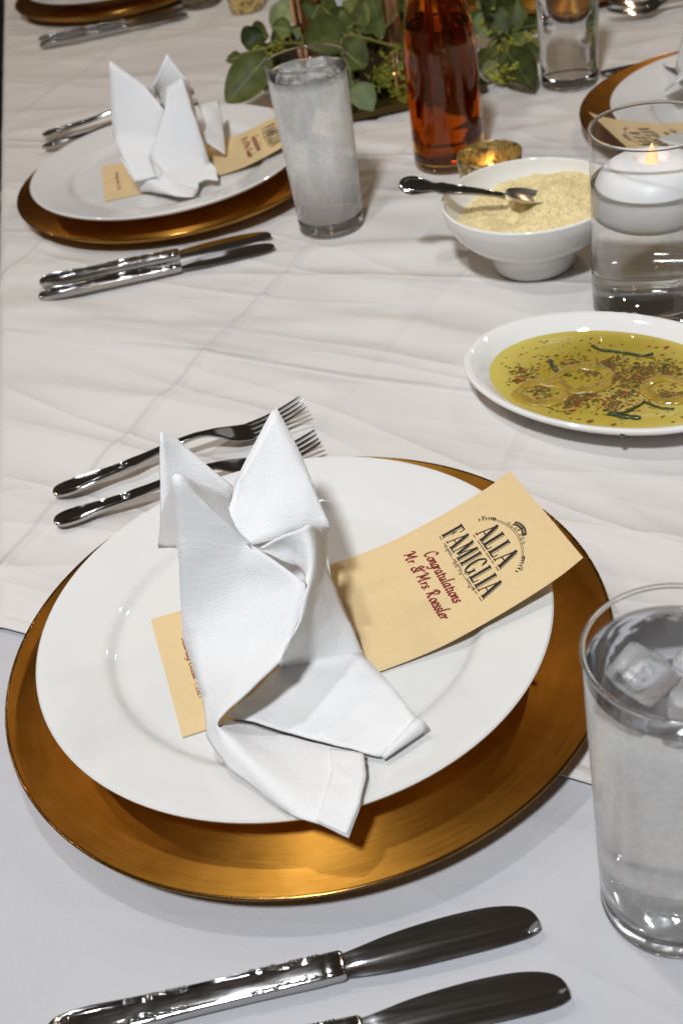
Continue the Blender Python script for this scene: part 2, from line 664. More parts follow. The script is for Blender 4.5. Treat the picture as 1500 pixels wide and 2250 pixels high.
def cloth_h(p, far):
    a, b = p.dot(E1), p.dot(E2)
    h = 0.0
    if far:
        big = noise.noise(Vector((a * 1.6, b * 2.2, 3.1)))
        wr = noise.noise(Vector((a * 3.2 + .5 * big, b * 15, 0)))
        fine = noise.noise(Vector((a * 9, b * 40 + 2 * wr, 7)))
        rid = (1 - abs(wr)) ** 5
        wr2 = noise.noise(Vector((a * 5.5 + 9, b * 24 + big * 2, 5)))
        msk = max(0.0, .5 + 1.3 * noise.noise(Vector((a * 2.3, b * 4, 11))))
        h += .0026 * rid * (.6 + .6 * big) + .0016 * msk * (1 - abs(wr2)) ** 4 + .0006 * fine
        # long sharp drag folds
        for (px, py, ang, A, wd, l0, l1) in FOLDS:
            q = p - Vector((px, py, 0))
            dv = Vector((math.cos(ang), math.sin(ang), 0))
            al, ac = q.dot(dv), q.cross(dv).z
            if l0 - .1 < al < l1 + .1:
                f = min(1, max(0, (al - l0) / .08 + .5)) * min(1, max(0, (l1 - al) / .08 + .5))
                ac += .004 * noise.noise(Vector((al * 9, px * 30, 1)))
                s = ac / wd
                if -1 < s < 1:
                    h += 2.6 * A * f * ((1 + s) if s < -.15 else (1 - s) * .74)
        # pressed folding creases
        for off in (-.55, -.27, 0, .29, .57, .86):
            d1 = (p - Vector((-.0835, .8465, 0))).dot(E1) - off
            h += .0020 * ridge(d1 + .002 * noise.noise(Vector((b * 12, off, 2))), .009)
        for off in (-.36, .42, .83, 1.25):
            d2 = (p - Vector((-.0835, .8465, 0))).dot(E2) - off
            h += .0015 * ridge(d2, .009)
        h -= .0034
        m_ = 0.0
        for ox, oy, orad in REST:
            m_ = max(m_, 1 - max(0, math.hypot(p.x - ox, p.y - oy) - orad) / .05)
        m_ = m_ * m_ * (3 - 2 * m_) if m_ > 0 else 0
        h = h * (1 - m_) + (-.0004 + .12 * (h + .0004)) * m_
        h = min(h, .0035)
    else:
        h += .0006 * noise.noise(Vector((p.x * 7, p.y * 9, 4))) + .0002 * noise.noise(Vector((p.x * 40, p.y * 40, 1)))
        k_ = (p - S0).dot(E2)
        h -= .0012 + .0035 * min(1, max(0, (k_ + .03) / .02))
    return h


REST = [(-.0326, .4864, .13), (-.1002, 1.2122, .13), (-.186, 2.022, .13), (.463, 1.108, .13), (.40, 1.668, .13), (.0402, 1.0418, .03), (.3291, 1.2883, .03), (-.0634, 1.882, .03),
        (.169, 1.137, .034), (.1845, 1.008, .024), (.1945, .8965, .034), (.2615, .80, .044), (.1862, .6945, .052), (.0003, 1.806, .024)]
FOLDS = []
for (x0, y0, x1, y1, A, wd) in [(-.265, 1.023, .02, .742, .0022, .03), (-.25, 1.13, .10, .96, .0020, .03), (-.24, .86, -.02, .72, .0018, .025),
                                (-.235, .79, -.06, .665, .0016, .02), (.02, .995, .17, .95, .0022, .022), (.03, .93, .16, .86, .0022, .028),
                                (-.02, .90, .15, .78, .0016, .022), (-.23, .70, -.09, .60, .0016, .02), (.06, 1.16, .33, 1.18, .002, .02),
                                (.2, 1.22, .45, 1.26, .0022, .02), (.25, 1.33, .52, 1.38, .002, .02), (-.28, 1.30, -.1, 1.36, .0018, .03),
                                (-.3, 1.62, -.02, 1.55, .002, .04), (-.28, 1.72, .0, 1.74, .002, .035), (.07, 1.07, .2, 1.05, .002, .018),
                                (-.30, 1.47, -.06, 1.50, .002, .03), (.1, .8, .3, .62, .001, .03), (.3, 1.42, .6, 1.40, .002, .025),
                                (-.24, .95, .05, .80, .0012, .025), (-.2, .93, .1, .83, .0012, .02), (-.27, 1.08, -.05, 1.02, .0016, .03)]:
    FOLDS.append((x0, y0, math.atan2(y1 - y0, x1 - x0), A, wd, 0, math.hypot(x1 - x0, y1 - y0)))


def build_cloth(name, far, us, ws, mat):
    verts, faces = [], []
    nu = len(us)
    # hem line as a function of distance u from the table edge
    cosA = SD.dot(NX)
    for wv in ws:
        for u in us:
            uu = max(u, 0)
            k = (uu - (S0 - E0).dot(NX)) / cosA
            p = S0 + SD * k + T * wv
            if not far:
                p = p - NX * (.035 * min(1, max(0, -wv / .03)))
            h = cloth_h(p, far)
            if far:
                if wv < .012:
                    h += .0006
                if abs(wv - .0125) < .0012:
                    h -= .0005
                h += .0012 * math.exp(-max(wv, 0) / .05)      # lies on top of the near cloth
            z = h
            if u < .012:
                t_ = (.012 - u)
                if t_ < .019:
                    a = t_ / .012
                    off = .012 - .012 * math.sin(a)
                    p = p + NX * (off - uu)
                    z = h - .012 * (1 - math.cos(a))
                else:
                    fall = t_ - .019
                    wave = .010 * math.sin(p.dot(T) * 26) * min(1, fall * 5)
                    p = p + NX * (-uu + wave - .012 * min(1, fall * 5))
                    z = h - .012 - fall
            verts.append((p.x, p.y, z))
    for j in range(len(ws) - 1):
        for i in range(nu - 1):
            a = j * nu + i
            faces.append((a, a + 1, a + nu + 1, a + nu))
    return mk(name, verts, faces, mat)


def steps(a, b, s0, s1):
    out, x = [a], a
    while x < b:
        x += s0 + (s1 - s0) * (x - a) / (b - a)
        out.append(x)
    return out


us = [-.26, -.2, -.14, -.09, -.05, -.025, -.010, -.004, 0, .004, .008] + steps(.012, 1.17, .003, .012)
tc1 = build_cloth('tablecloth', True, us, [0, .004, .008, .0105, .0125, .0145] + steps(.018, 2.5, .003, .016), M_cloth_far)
tag(tc1, 'creased white tablecloth covering the far part of the table', 'tablecloth')
sol = tc1.modifiers.new('thickness', 'SOLIDIFY')
sol.thickness = .0008
sol.offset = -1
us2 = [-.26, -.14, -.05, -.010, 0, .006] + steps(.012, 1.17, .012, .02)
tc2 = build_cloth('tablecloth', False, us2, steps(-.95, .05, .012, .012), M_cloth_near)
tag(tc2, 'smooth white tablecloth under the nearest knives', 'tablecloth')

# ------------------------------------------------------------------ chargers and plates
CH = smooth_prof([(.118, .0040), (.132, .0043), (.143, .0060), (.153, .0100), (.1615, .0155), (.1640, .0172)], 4)
CHP = [(0, .0012), (.10, .0012), (.126, .0010), (.142, .0040), (.155, .0090), (.1640, .0150), (.1652, .0160), (.1655, .0170), (.1650, .0177)] \
    + CH[::-1] + [(.06, .0040), (0, .0040)]
PLP = [(0, .0105), (.072, .0105), (.076, .0048), (.080, .0046), (.083, .0080), (.098, .0150), (.118, .0210), (.1405, .0278), (.1416, .0290), (.1418, .0302), (.1408, .0310), (.1392, .0309)] \
    + [(.1350, .0300), (.126, .0280), (.116, .0258), (.108, .0243), (.1055, .0236), (.1035, .0224), (.1015, .0204), (.0990, .0191), (.094, .0186), (.06, .0185), (0, .0185)]


def ring_data(R_, z, r, n=72, m_=8):
    v, f = [], []
    for k in range(n):
        a = 2 * math.pi * k / n
        for q in range(m_):
            b = 2 * math.pi * q / m_
            v.append(((R_ + r * math.cos(b)) * math.cos(a), (R_ + r * math.cos(b)) * math.sin(a), z + r * math.sin(b)))
    for k in range(n):
        for q in range(m_):
            f.append((k * m_ + q, ((k + 1) % n) * m_ + q, ((k + 1) % n) * m_ + (q + 1) % m_, k * m_ + (q + 1) % m_))
    return v, f


def setting(cc, pc, lab_c, lab_p, plate=True):
    c = lathe('charger_plate', CHP, M_gold, n=128)
    c.location = (*cc, 0.0)
    tag(c, lab_c, 'charger', 'gold charger plates')
    mk('rim_bead', *ring_data(.1653, .0171, .0009, 160, 8), M_bead, c)
    if plate:
        p = lathe('dinner_plate', PLP, M_porc, n=128)
        p.location = (*pc, 0)
        tag(p, lab_p, 'plate', 'white dinner plates')


setting((-.0326, .4864), (-.037, .4953), 'brushed gold charger under the nearest white plate', 'white dinner plate nearest the camera, holding the large folded napkin')
setting((-.1002, 1.2122), (-.107, 1.2091), 'gold charger of the second place setting, left of the iced water glass', 'white plate of the second place setting with an upright folded napkin')
setting((-.186, 2.022), (-.19, 2.03), 'gold charger cut off by the top left corner of the picture', 'white plate cut off at the top left corner of the picture')
setting((.463, 1.108), (.464, 1.092), 'gold charger behind the tall candle vase at the right edge', 'white plate at the right edge behind the tall candle vase')
setting((.400, 1.668), (.40, 1.67), 'gold charger at the top edge behind the leaves', '', plate=False)

# ------------------------------------------------------------------ printed cards
CL = .22296
CS = [0, .02, .06, .11, .14, .165, .19, .21, CL]
CZ = [.0195, .0192, .0191, .0194, .0218, .0275, .0350, .0425, .0495]


def card_z(s, r):
    s = max(0, min(CL, s))
    i = 0
    while i < len(CS) - 2 and s > CS[i + 1]:
        i += 1
    p1, p2 = CZ[i], CZ[i + 1]
    hgt = CS[i + 1] - CS[i]
    m1 = (CZ[i + 1] - CZ[max(i - 1, 0)]) / (CS[i + 1] - CS[max(i - 1, 0)])
    i3 = min(i + 2, len(CS) - 1)
    m2 = (CZ[i3] - CZ[i]) / (CS[i3] - CS[i])
    t_ = (s - CS[i]) / hgt
    z = (2 * t_ ** 3 - 3 * t_ ** 2 + 1) * p1 + (t_ ** 3 - 2 * t_ ** 2 + t_) * hgt * m1 + (-2 * t_ ** 3 + 3 * t_ ** 2) * p2 + (t_ ** 3 - t_ ** 2) * hgt * m2
    return z + r / .096 * .007 * (s / CL) ** 2


def cpos(r, s, lift=0):
    return (s, -r, card_z(s, r) + lift)


class Ink:
    def __init__(s):
        s.v, s.f = [], []

    def quad(s, pts):
        o = len(s.v)
        s.v += pts
        s.f.append(tuple(range(o, o + len(pts))))

    def seg(s, x0, y0, x1, y1, w_):
        dx, dy = x1 - x0, y1 - y0
        L = math.hypot(dx, dy) or 1
        nx, ny = -dy / L * w_ / 2, dx / L * w_ / 2
        s.quad([(x0 + nx, y0 + ny), (x0 - nx, y0 - ny), (x1 - nx, y1 - ny), (x1 + nx, y1 + ny)])

    def line(s, pts, w_, nib=None, n=5, taper=False):
        P = smooth_prof(pts, n) if len(pts) > 2 else [tuple(pts[0][j] + (pts[1][j] - pts[0][j]) * k / 3 for j in (0, 1)) for k in range(4)]
        o = len(s.v)
        for i, p in enumerate(P):
            a, b = P[max(i - 1, 0)], P[min(i + 1, len(P) - 1)]
            dx, dy = b[0] - a[0], b[1] - a[1]
            L = math.hypot(dx, dy) or 1e-9
            ww = w_
            if nib is not None:
                ww = w_ * (.38 + .62 * abs(math.sin(math.atan2(dy, dx) - nib)))
            if taper:
                ww *= .45 + .55 * math.sin(math.pi * min(1, max(0, i / (len(P) - 1))))
            nx, ny = -dy / L * ww / 2, dx / L * ww / 2
            s.v += [(p[0] + nx, p[1] + ny), (p[0] - nx, p[1] - ny)]
        for i in range(len(P) - 1):
            s.f.append((o + 2 * i, o + 2 * i + 1, o + 2 * i + 3, o + 2 * i + 2))

    def build(s, name, mat, parent, lift):
        vv = [cpos(r, q, lift) for r, q in s.v]
        ff = []
        for f in s.f:
            P = [s.v[i] for i in f]
            A = sum(P[i][0] * P[(i + 1) % len(P)][1] - P[(i + 1) % len(P)][0] * P[i][1] for i in range(len(P)))
            ff.append(f if A > 0 else f[::-1])
        return mk(name, vv, ff, mat, parent, False)


def ell(cx_, cy_, rx, ry, n=10):
    return [(cx_ + rx * math.cos(2 * math.pi * k / n + 1.2), cy_ + ry * math.sin(2 * math.pi * k / n + 1.2)) for k in range(n + 1)]


BOWL = [(.32, .40), (.2, .45), (.05, .33), (.04, .1), (.14, .0), (.27, .12), (.33, .42)]
USTART = [(-.02, .36), (.05, .44), (.06, .12), (.14, 0), (.26, .1), (.33, .42)]
GL = {
    'C': [[(.52, .70), (.48, .88), (.30, .90), (.08, .62), (.05, .25), (.2, .0), (.38, .03), (.52, .2)]],
    'o': [ell(.19, .22, .16, .22)], 'O': [ell(.3, .44, .27, .45)], '0': [ell(.2, .4, .17, .4)],
    'n': [[(-.02, .36), (.06, .44), (.08, 0)], [(.08, .2), (.2, .41), (.31, .42), (.31, .1), (.37, .0), (.45, .09)]],
    'g': [BOWL, [(.33, .44), (.32, .05), (.28, -.25), (.14, -.34), (.0, -.24)]],
    'r': [[(-.02, .36), (.06, .44), (.08, 0)], [(.08, .2), (.19, .42), (.32, .41)]],
    'a': [BOWL, [(.34, .44), (.33, .08), (.39, 0), (.47, .09)]],
    't': [[(.13, .66), (.1, .12), (.18, 0), (.3, .09)], [(-.02, .43), (.28, .44)]],
    'u': [USTART, [(.34, .44), (.33, .06), (.4, 0), (.47, .09)]],
    'l': [[(.22, .92), (.10, .86), (.08, .5), (.08, .1), (.15, 0), (.25, .09)]],
    'i': [[(-.02, .36), (.06, .44), (.06, .08), (.13, 0), (.21, .09)], [(.09, .62), (.12, .66)]],
    's': [[(.28, .38), (.17, .45), (.06, .36), (.1, .26), (.22, .17), (.22, .05), (.11, -.01), (-.02, .08)]],
    'M': [[(-.12, .66), (-.02, .86), (.12, .86), (.12, .4), (.08, 0)], [(.12, .88), (.22, .5), (.32, .22)], [(.32, .22), (.46, .6), (.6, .9)],
          [(.6, .9), (.58, .4), (.58, .08), (.66, 0), (.76, .1)]],
    'R': [[(.14, .86), (.12, .4), (.08, 0)], [(-.06, .62), (.02, .84), (.24, .93), (.42, .8), (.36, .55), (.14, .46)], [(.2, .47), (.34, .16), (.5, 0), (.62, .1)]],
    'e': [[(.05, .2), (.2, .24), (.29, .36), (.2, .45), (.08, .36), (.03, .18), (.12, 0), (.3, .09)]],
    '&': [[(.62, .86), (.66, .7), (.46, .62), (.5, .3), (.32, .0), (.1, .02), (.02, .2), (.18, .42), (.34, .66), (.24, .88), (.1, .76), (.2, .48), (.42, .14), (.62, .02)]],
    '.': [[(.04, .02), (.09, .06)]], ',': [[(.08, .06), (.08, -.02), (.0, -.14)]],
    'S': [[(.44, .76), (.3, .92), (.12, .82), (.12, .62), (.32, .42), (.34, .18), (.18, 0), (-.02, .1)]],
    'd': [BOWL, [(.36, .92), (.34, .4), (.33, .08), (.4, 0), (.47, .09)]],
    'y': [USTART, [(.34, .44), (.32, .05), (.26, -.25), (.12, -.34), (-.02, -.26)]],
    'b': [[(.1, .92), (.07, .4), (.07, .06), (.2, 0), (.34, .18), (.28, .42), (.1, .34)]],
    'c': [[(.28, .37), (.18, .45), (.05, .32), (.05, .12), (.15, 0), (.3, .09)]],
    '2': [[(.03, .64), (.14, .82), (.29, .72), (.22, .4), (.0, .02), (.34, .02)]],
    '1': [[(.04, .66), (.16, .82), (.16, 0)]],
    '9': [[(.3, .7), (.18, .82), (.04, .66), (.1, .42), (.26, .46), (.32, .7), (.26, .3), (.06, 0)]],
}


def script_text(ink, txt, x0, x1, ybase, h, w_):
    adv, glyphs = 0, []
    for ch in txt:
        if ch == ' ':
            adv += .26
            continue
        g = GL[ch]
        glyphs.append((adv, g))
        adv += max(p[0] for st in g for p in st) + (.05 if ch.islower() else .10)
    k = (x1 - x0) / (adv + .2)
    for a, g in glyphs:
        for st in g:
            ink.line([(x0 + (a + x + .26 * y) * k, ybase + y * h) for x, y in st], w_, nib=math.radians(38), n=4)


SLAB = {
    'A': (1.0, [(.10, 0, .46, 1, .08), (.44, 1, .84, 0, .21), (.24, .34, .66, .34, .06), (-.02, .03, .26, .03, .06), (.62, .03, 1.02, .03, .06), (.34, .98, .56, .98, .07)]),
    'L': (.78, [(.22, 0, .22, 1, .2), (.02, .97, .44, .97, .06), (.02, .03, .70, .03, .06), (.71, 0, .73, .26, .07)]),
    'F': (.82, [(.22, 0, .22, 1, .2), (.02, .97, .72, .97, .06), (.74, 1, .74, .72, .07), (.22, .52, .52, .52, .06), (.53, .66, .53, .38, .06), (.02, .03, .44, .03, .06)]),
    'M': (1.25, [(.16, 0, .22, 1, .08), (.22, 1, .58, .12, .2), (.58, .12, .96, 1, .07), (1.0, 0, 1.0, 1, .2), (.0, .03, .32, .03, .06), (.80, .03, 1.2, .03, .06), (.06, .97, .3, .97, .06), (.9, .97, 1.2, .97, .06)]),
    'I': (.50, [(.24, 0, .24, 1, .2), (.04, .97, .46, .97, .06), (.04, .03, .46, .03, .06)]),
    'G': (.98, [(.62, .36, .96, .36, .06), (.80, .36, .80, .05, .16), (.76, .96, .80, .70, .07)]),
}


def slab_text(ink, txt, x0, x1, y0, y1, arch=0):
    tot = sum(SLAB[c][0] for c in txt) + .08 * (len(txt) - 1)
    k = (x1 - x0) / tot
    a = 0
    for c in txt:
        wd, segs = SLAB[c]
        mid = (a + wd / 2) / tot * 2 - 1
        h = (y1 - y0) * (1 - arch * mid * mid)

        def mp(x, y):
            return x0 + (a + x) * k, y0 + y * h
        for sx0, sy0, sx1, sy1, sw in segs:
            p, q = mp(sx0, sy0), mp(sx1, sy1)
            ink.seg(*p, *q, sw * (k if abs(sx1 - sx0) < .45 else h) * 1.22)
            if sw >= .2:
                dx, dy = .22 * k, -.035 * h
                ink.seg(p[0] + dx, p[1] + dy, q[0] + dx, q[1] + dy, .045 * k)
            elif abs(sy0 - sy1) < .01 and sy0 < .1:
                ink.seg(p[0] + .05 * k, p[1] - .13 * h, q[0] + .08 * k, q[1] - .13 * h, .04 * h)
        if c == 'G':
            arcp = [(.78, .78), (.62, .97), (.40, .97), (.17, .74), (.13, .5), (.17, .26), (.40, .03), (.62, .03), (.80, .16)]
            ink.line([mp(*p) for p in arcp], .19 * k, nib=0, n=4)
            ink.line([(mp(*p)[0] + .16 * k, mp(*p)[1] - .07 * h) for p in arcp[3:]], .045 * k, n=4)
        a += wd + .08


def spiral(ink, cx_, cy_, r, turns, a0, dirn, w_):
    n = int(9 * turns)
    ink.line([(cx_ + r * (1 - .75 * k / n) * math.cos(a0 + dirn * 2 * math.pi * turns * k / n),
               cy_ + r * (1 - .75 * k / n) * math.sin(a0 + dirn * 2 * math.pi * turns * k / n)) for k in range(n + 1)], w_, n=2)


def arc_y(r):
    return .2050 - 12.0 * r * r


def make_card(name):
    root = empty(name)
    n1, n2 = 60, 8
    v, f = [], []
    for lift in (0, .00028):
        for j in range(n1 + 1):
            for i in range(n2 + 1):
                v.append(cpos(-.048 + .096 * i / n2, CL * j / n1, lift))
    K = (n1 + 1) * (n2 + 1)
    for j in range(n1):
        for i in range(n2):
            a = j * (n2 + 1) + i
            f.append((a, a + 1, a + n2 + 2, a + n2 + 1)[::1])
            f.append((a + K, a + n2 + 1 + K, a + n2 + 2 + K, a + 1 + K))
    rim = [i for i in range(n2 + 1)] + [j * (n2 + 1) + n2 for j in range(1, n1 + 1)] + [n1 * (n2 + 1) + i for i in range(n2 - 1, -1, -1)] + [j * (n2 + 1) for j in range(n1 - 1, 0, -1)]
    for a, b in zip(rim, rim[1:] + rim[:1]):
        f.append((a, a + K, b + K, b))
    me = mk('card_sheet', v, f, M_card, root, True, 50)
    L = .00028 + .00012
    k = Ink()
    slab_text(k, 'FAMIGLIA', -.0325, .0315, .1722, .1848)
    slab_text(k, 'ALLA', -.0182, .0178, .1880, .2003)
    for dw in (0, .0009):
        k.line([(-.0215 + .043 * q / 12, arc_y(-.0215 + .043 * q / 12) + dw) for q in range(13)], .00028, n=3)
    for s_ in (-1, 1):
        for rr, rad_ in ((.003, .0011), (.0065, .0014), (.010, .0012)):
            spiral(k, s_ * rr, arc_y(rr) + .0016, rad_, 1.3, math.pi / 2, -s_, .0003)
        # dark leafy ends of the arch
        for q in range(7):
            rr = .0190 + q * .0011
            yy = arc_y(.0190) - .0004 * q - .00012 * q * q
            k.line([(s_ * rr, yy - .0006), (s_ * (rr + .0010), yy + .0009 - .0001 * q), (s_ * (rr + .0022), yy + .0002)], .0008, n=3, taper=True)
        spiral(k, s_ * .0272, .1966, .0012, 1.2, math.pi / 2, s_, .0004)
        # lower flourish
        k.seg(s_ * .0035, .1702, s_ * .0165, .1702, .0003)
        spiral(k, s_ * .0180, .1700, .0013, 1.4, math.pi, s_, .0003)
        spiral(k, s_ * .0208, .1708, .0011, 1.4, -math.pi / 2, s_, .0003)
        spiral(k, s_ * .0022, .1700, .0013, 1.4, 0, s_, .0003)
        spiral(k, s_ * .0050, .1694, .0010, 1.3, 0, -s_, .0003)
    star = [((.0011 if q % 2 == 0 else .00045) * math.sin(math.pi * q / 5) - .0008, .2074 + (.0011 if q % 2 == 0 else .00045) * math.cos(math.pi * q / 5)) for q in range(10)]
    for q in range(10):
        k.quad([(-.0008, .2074), star[q], star[(q + 1) % 10]])
    ban = [(-.0078 + .0136 * q / 14, .2096 - 50 * (-.0068 + .0136 * q / 14) ** 2 * .7) for q in range(15)]
    k.line(ban, .0026, n=2)
    k.build('logo_print', M_ink, root, L)
    # small pale lettering inside the dark banner
    wk = Ink()
    word = {'C': [[(1, 1), (0, .8), (0, .2), (1, 0)]], 'E': [[(0, 0), (0, 1)], [(0, 1), (.9, 1)], [(0, .5), (.7, .5)], [(0, 0), (.9, 0)]], 'N': [[(0, 0), (0, 1)], [(0, 1), (1, 0)], [(1, 0), (1, 1)]],
            'T': [[(.5, 0), (.5, 1)], [(0, 1), (1, 1)]], 'O': [ell(.5, .5, .5, .5)], 'A': [[(0, 0), (.5, 1)], [(.5, 1), (1, 0)], [(.2, .4), (.8, .4)]], 'I': [[(.5, 0), (.5, 1)]]}
    for q, ch in enumerate('CENTO ANNI'):
        if ch == ' ':
            continue
        x0 = -.0066 + q * .00118
        y0 = .2096 - 50 * (x0 + .0010 + .0004) ** 2 * .7 - .0005
        for st in word[ch]:
            wk.line([(x0 + .0008 * x, y0 + .0010 * y) for x, y in st], .00016, n=2)
    wk.build('banner_lettering', M_card, root, L + .0001)
    k = Ink()
    script_text(k, 'Congratulations', -.0245, .0255, .1583, .0074, .0015)
    script_text(k, 'Mr. & Mrs. Roessler', -.0320, .0325, .1480, .0074, .0015)
    k.build('greeting_lettering', M_red, root, L)
    k = Ink()
    script_text(k, 'Saturday, October 9, 2021', -.0245, .0255, .0136, .0038, .0007)
    k.build('date_lettering', M_red, root, L)
    return root


card1 = make_card('menu_card')
card1.location = (-.1094, .4739, 0)
card1.rotation_euler = (0, 0, math.atan2(.1822, .9833))
tag(card1, 'cream printed card with black and red lettering under the nearest napkin', 'card', 'printed menu cards')
card2 = copy_tree(card1)
card2.location = (-.1755, 1.1977, 0)
card2.rotation_euler = (0, 0, math.atan2(.085, .999))
tag(card2, 'cream printed card under the upright napkin, partly behind the water glass')
card3 = copy_tree(card1)
card3.location = (.515, 1.045, 0)
card3.rotation_euler = (0, 0, math.radians(188))
tag(card3, 'cream printed card at the right edge, seen upside down through the candle vase')

# ------------------------------------------------------------------ napkins
NV = {'cL': (-0.0935, 0.4677, 0.05), 'cR': (-0.0317, 0.4602, 0.053), 'Cp': (-0.0781, 0.497, 0.1327), 'cm': (-0.0848, 0.484, 0.0953), 'cd1': (-0.0585, 0.486, 0.1057), 'cd2': (-0.0496, 0.481, 0.0931), 'cd3': (-0.024, 0.469, 0.0686), 'cmid': (-0.0577, 0.474, 0.0707), 'ig1': (-0.0545, 0.515, 0.0978), 'ig2': (-0.0497, 0.512, 0.0638), 'Abl': (-0.1024, 0.525, 0.0676), 'Abl2': (-0.0955, 0.522, 0.0908), 'Ap': (-0.0877, 0.547, 0.1259), 'Ap2': (-0.082, 0.551, 0.1183), 'Ar': (-0.0551, 0.536, 0.0901), 'Ab': (-0.0656, 0.532, 0.0563), 'Bp': (-0.023, 0.532, 0.1377), 'Bl': (-0.0509, 0.512, 0.1077), 'Bm': (-0.0609, 0.506, 0.0906), 'Bb': (-0.0516, 0.498, 0.0773), 'Bc': (-0.0277, 0.494, 0.0835), 'Br': (-0.0073, 0.499, 0.0789), 'Brm': (-0.0142, 0.517, 0.1113), 'Kp': (-0.0258, 0.545, 0.1283), 'Kl': (-0.0552, 0.537, 0.091), 'Kb': (-0.0553, 0.54, 0.0473), 'Kr': (-0.0117, 0.535, 0.0673), 'Br2': (-0.0099, 0.512, 0.0648), 'd1': (-0.0163, 0.476, 0.101), 'd3': (-0.0167, 0.468, 0.0867), 'd4': (-0.0237, 0.467, 0.0702), 'd5': (-0.044, 0.479, 0.0888), 'dp1': (-0.0317, 0.478, 0.0948), 'dp2': (-0.0278, 0.4815, 0.0815), 'dp3': (-0.0262, 0.4735, 0.0748), 'd6': (-0.0128, 0.47, 0.0774), 'd7': (-0.0071, 0.452, 0.0603), 'd8': (-0.0023, 0.4498, 0.031), 'd9': (-0.0451, 0.4466, 0.036), 'd10': (-0.0221, 0.4515, 0.047), 'e1': (-0.0444, 0.4371, 0.049), 'e2': (-0.0578, 0.4281, 0.047), 'e3': (-0.082, 0.4121, 0.04), 'e4': (-0.0859, 0.4145, 0.03), 'e5': (-0.0858, 0.4344, 0.037), 'e6': (-0.0658, 0.4401, 0.05), 'f1': (0.017, 0.3957, 0.036), 'f2': (0.0128, 0.3912, 0.033), 'f3': (-0.0037, 0.3803, 0.032), 'f4': (-0.0221, 0.3929, 0.03), 'f5': (-0.0762, 0.4318, 0.024), 'f6': (-0.0606, 0.4433, 0.028), 'f7': (-0.0223, 0.4195, 0.03), 'f8': (0.0086, 0.4219, 0.034), 'g1': (-0.0771, 0.4088, 0.04), 'g2': (-0.0653, 0.3858, 0.043), 'g3': (-0.0524, 0.3581, 0.041), 'g4': (-0.0763, 0.3903, 0.031), 'g5': (-0.0597, 0.3689, 0.032), 'g6': (-0.0443, 0.3501, 0.035), 'g7': (-0.0235, 0.3363, 0.033), 'g8': (-0.0158, 0.3514, 0.036), 'g9': (-0.0103, 0.3833, 0.032), 'g10': (-0.0229, 0.3936, 0.027), 'g11': (-0.0763, 0.4286, 0.024), 'g12': (-0.0454, 0.3839, 0.033), 'g13': (-0.0348, 0.3438, 0.036), 'g14': (-0.0308, 0.3615, 0.036)}
NV.update(cd3=(-.0234, .457, .0789), cR=(-.0305, .442, .0695), e1=(-.043, .424, .0616), d4=(-.0231, .455, .0805), d6=(-.0132, .484, .0657), d7=(-.0074, .472, .0421), d10=(-.0224, .4565, .0423), d3=(-.0165, .463, .0908), e2=(-.0564, .418, .057), e6=(-.0648, .433, .0568), d8=(-.0023, .4564, .0245), d9=(-.0458, .4538, .029), e3=(-.0816, .4102, .042), f6=(-.0615, .4475, .0225), f7=(-.0223, .4215, .0275))
NV.update(Cp=(-0.0765, 0.487, 0.1395), cm=(-0.0837, 0.478, 0.0999), cd1=(-0.0579, 0.481, 0.1094), Bp=(-0.0237, 0.547, 0.1283), Brm=(-0.0144, 0.524, 0.1064), Bl=(-0.0511, 0.514, 0.1063), Bm=(-0.0605, 0.502, 0.0936), Bb=(-0.0509, 0.491, 0.0828), Bc=(-0.0272, 0.486, 0.0897), Br=(-0.0073, 0.494, 0.0829), Kp=(-0.0263, 0.556, 0.1214), Kl=(-0.0556, 0.541, 0.0881))
NV.update(hb1=(-.060, .512, .021), hb2=(-.012, .505, .021), hb3=(-.088, .497, .021), hs1=(-.0862, .500, .0640), hs2=(-.0850, .478, .0300), hk=(-.03, .55, .03))


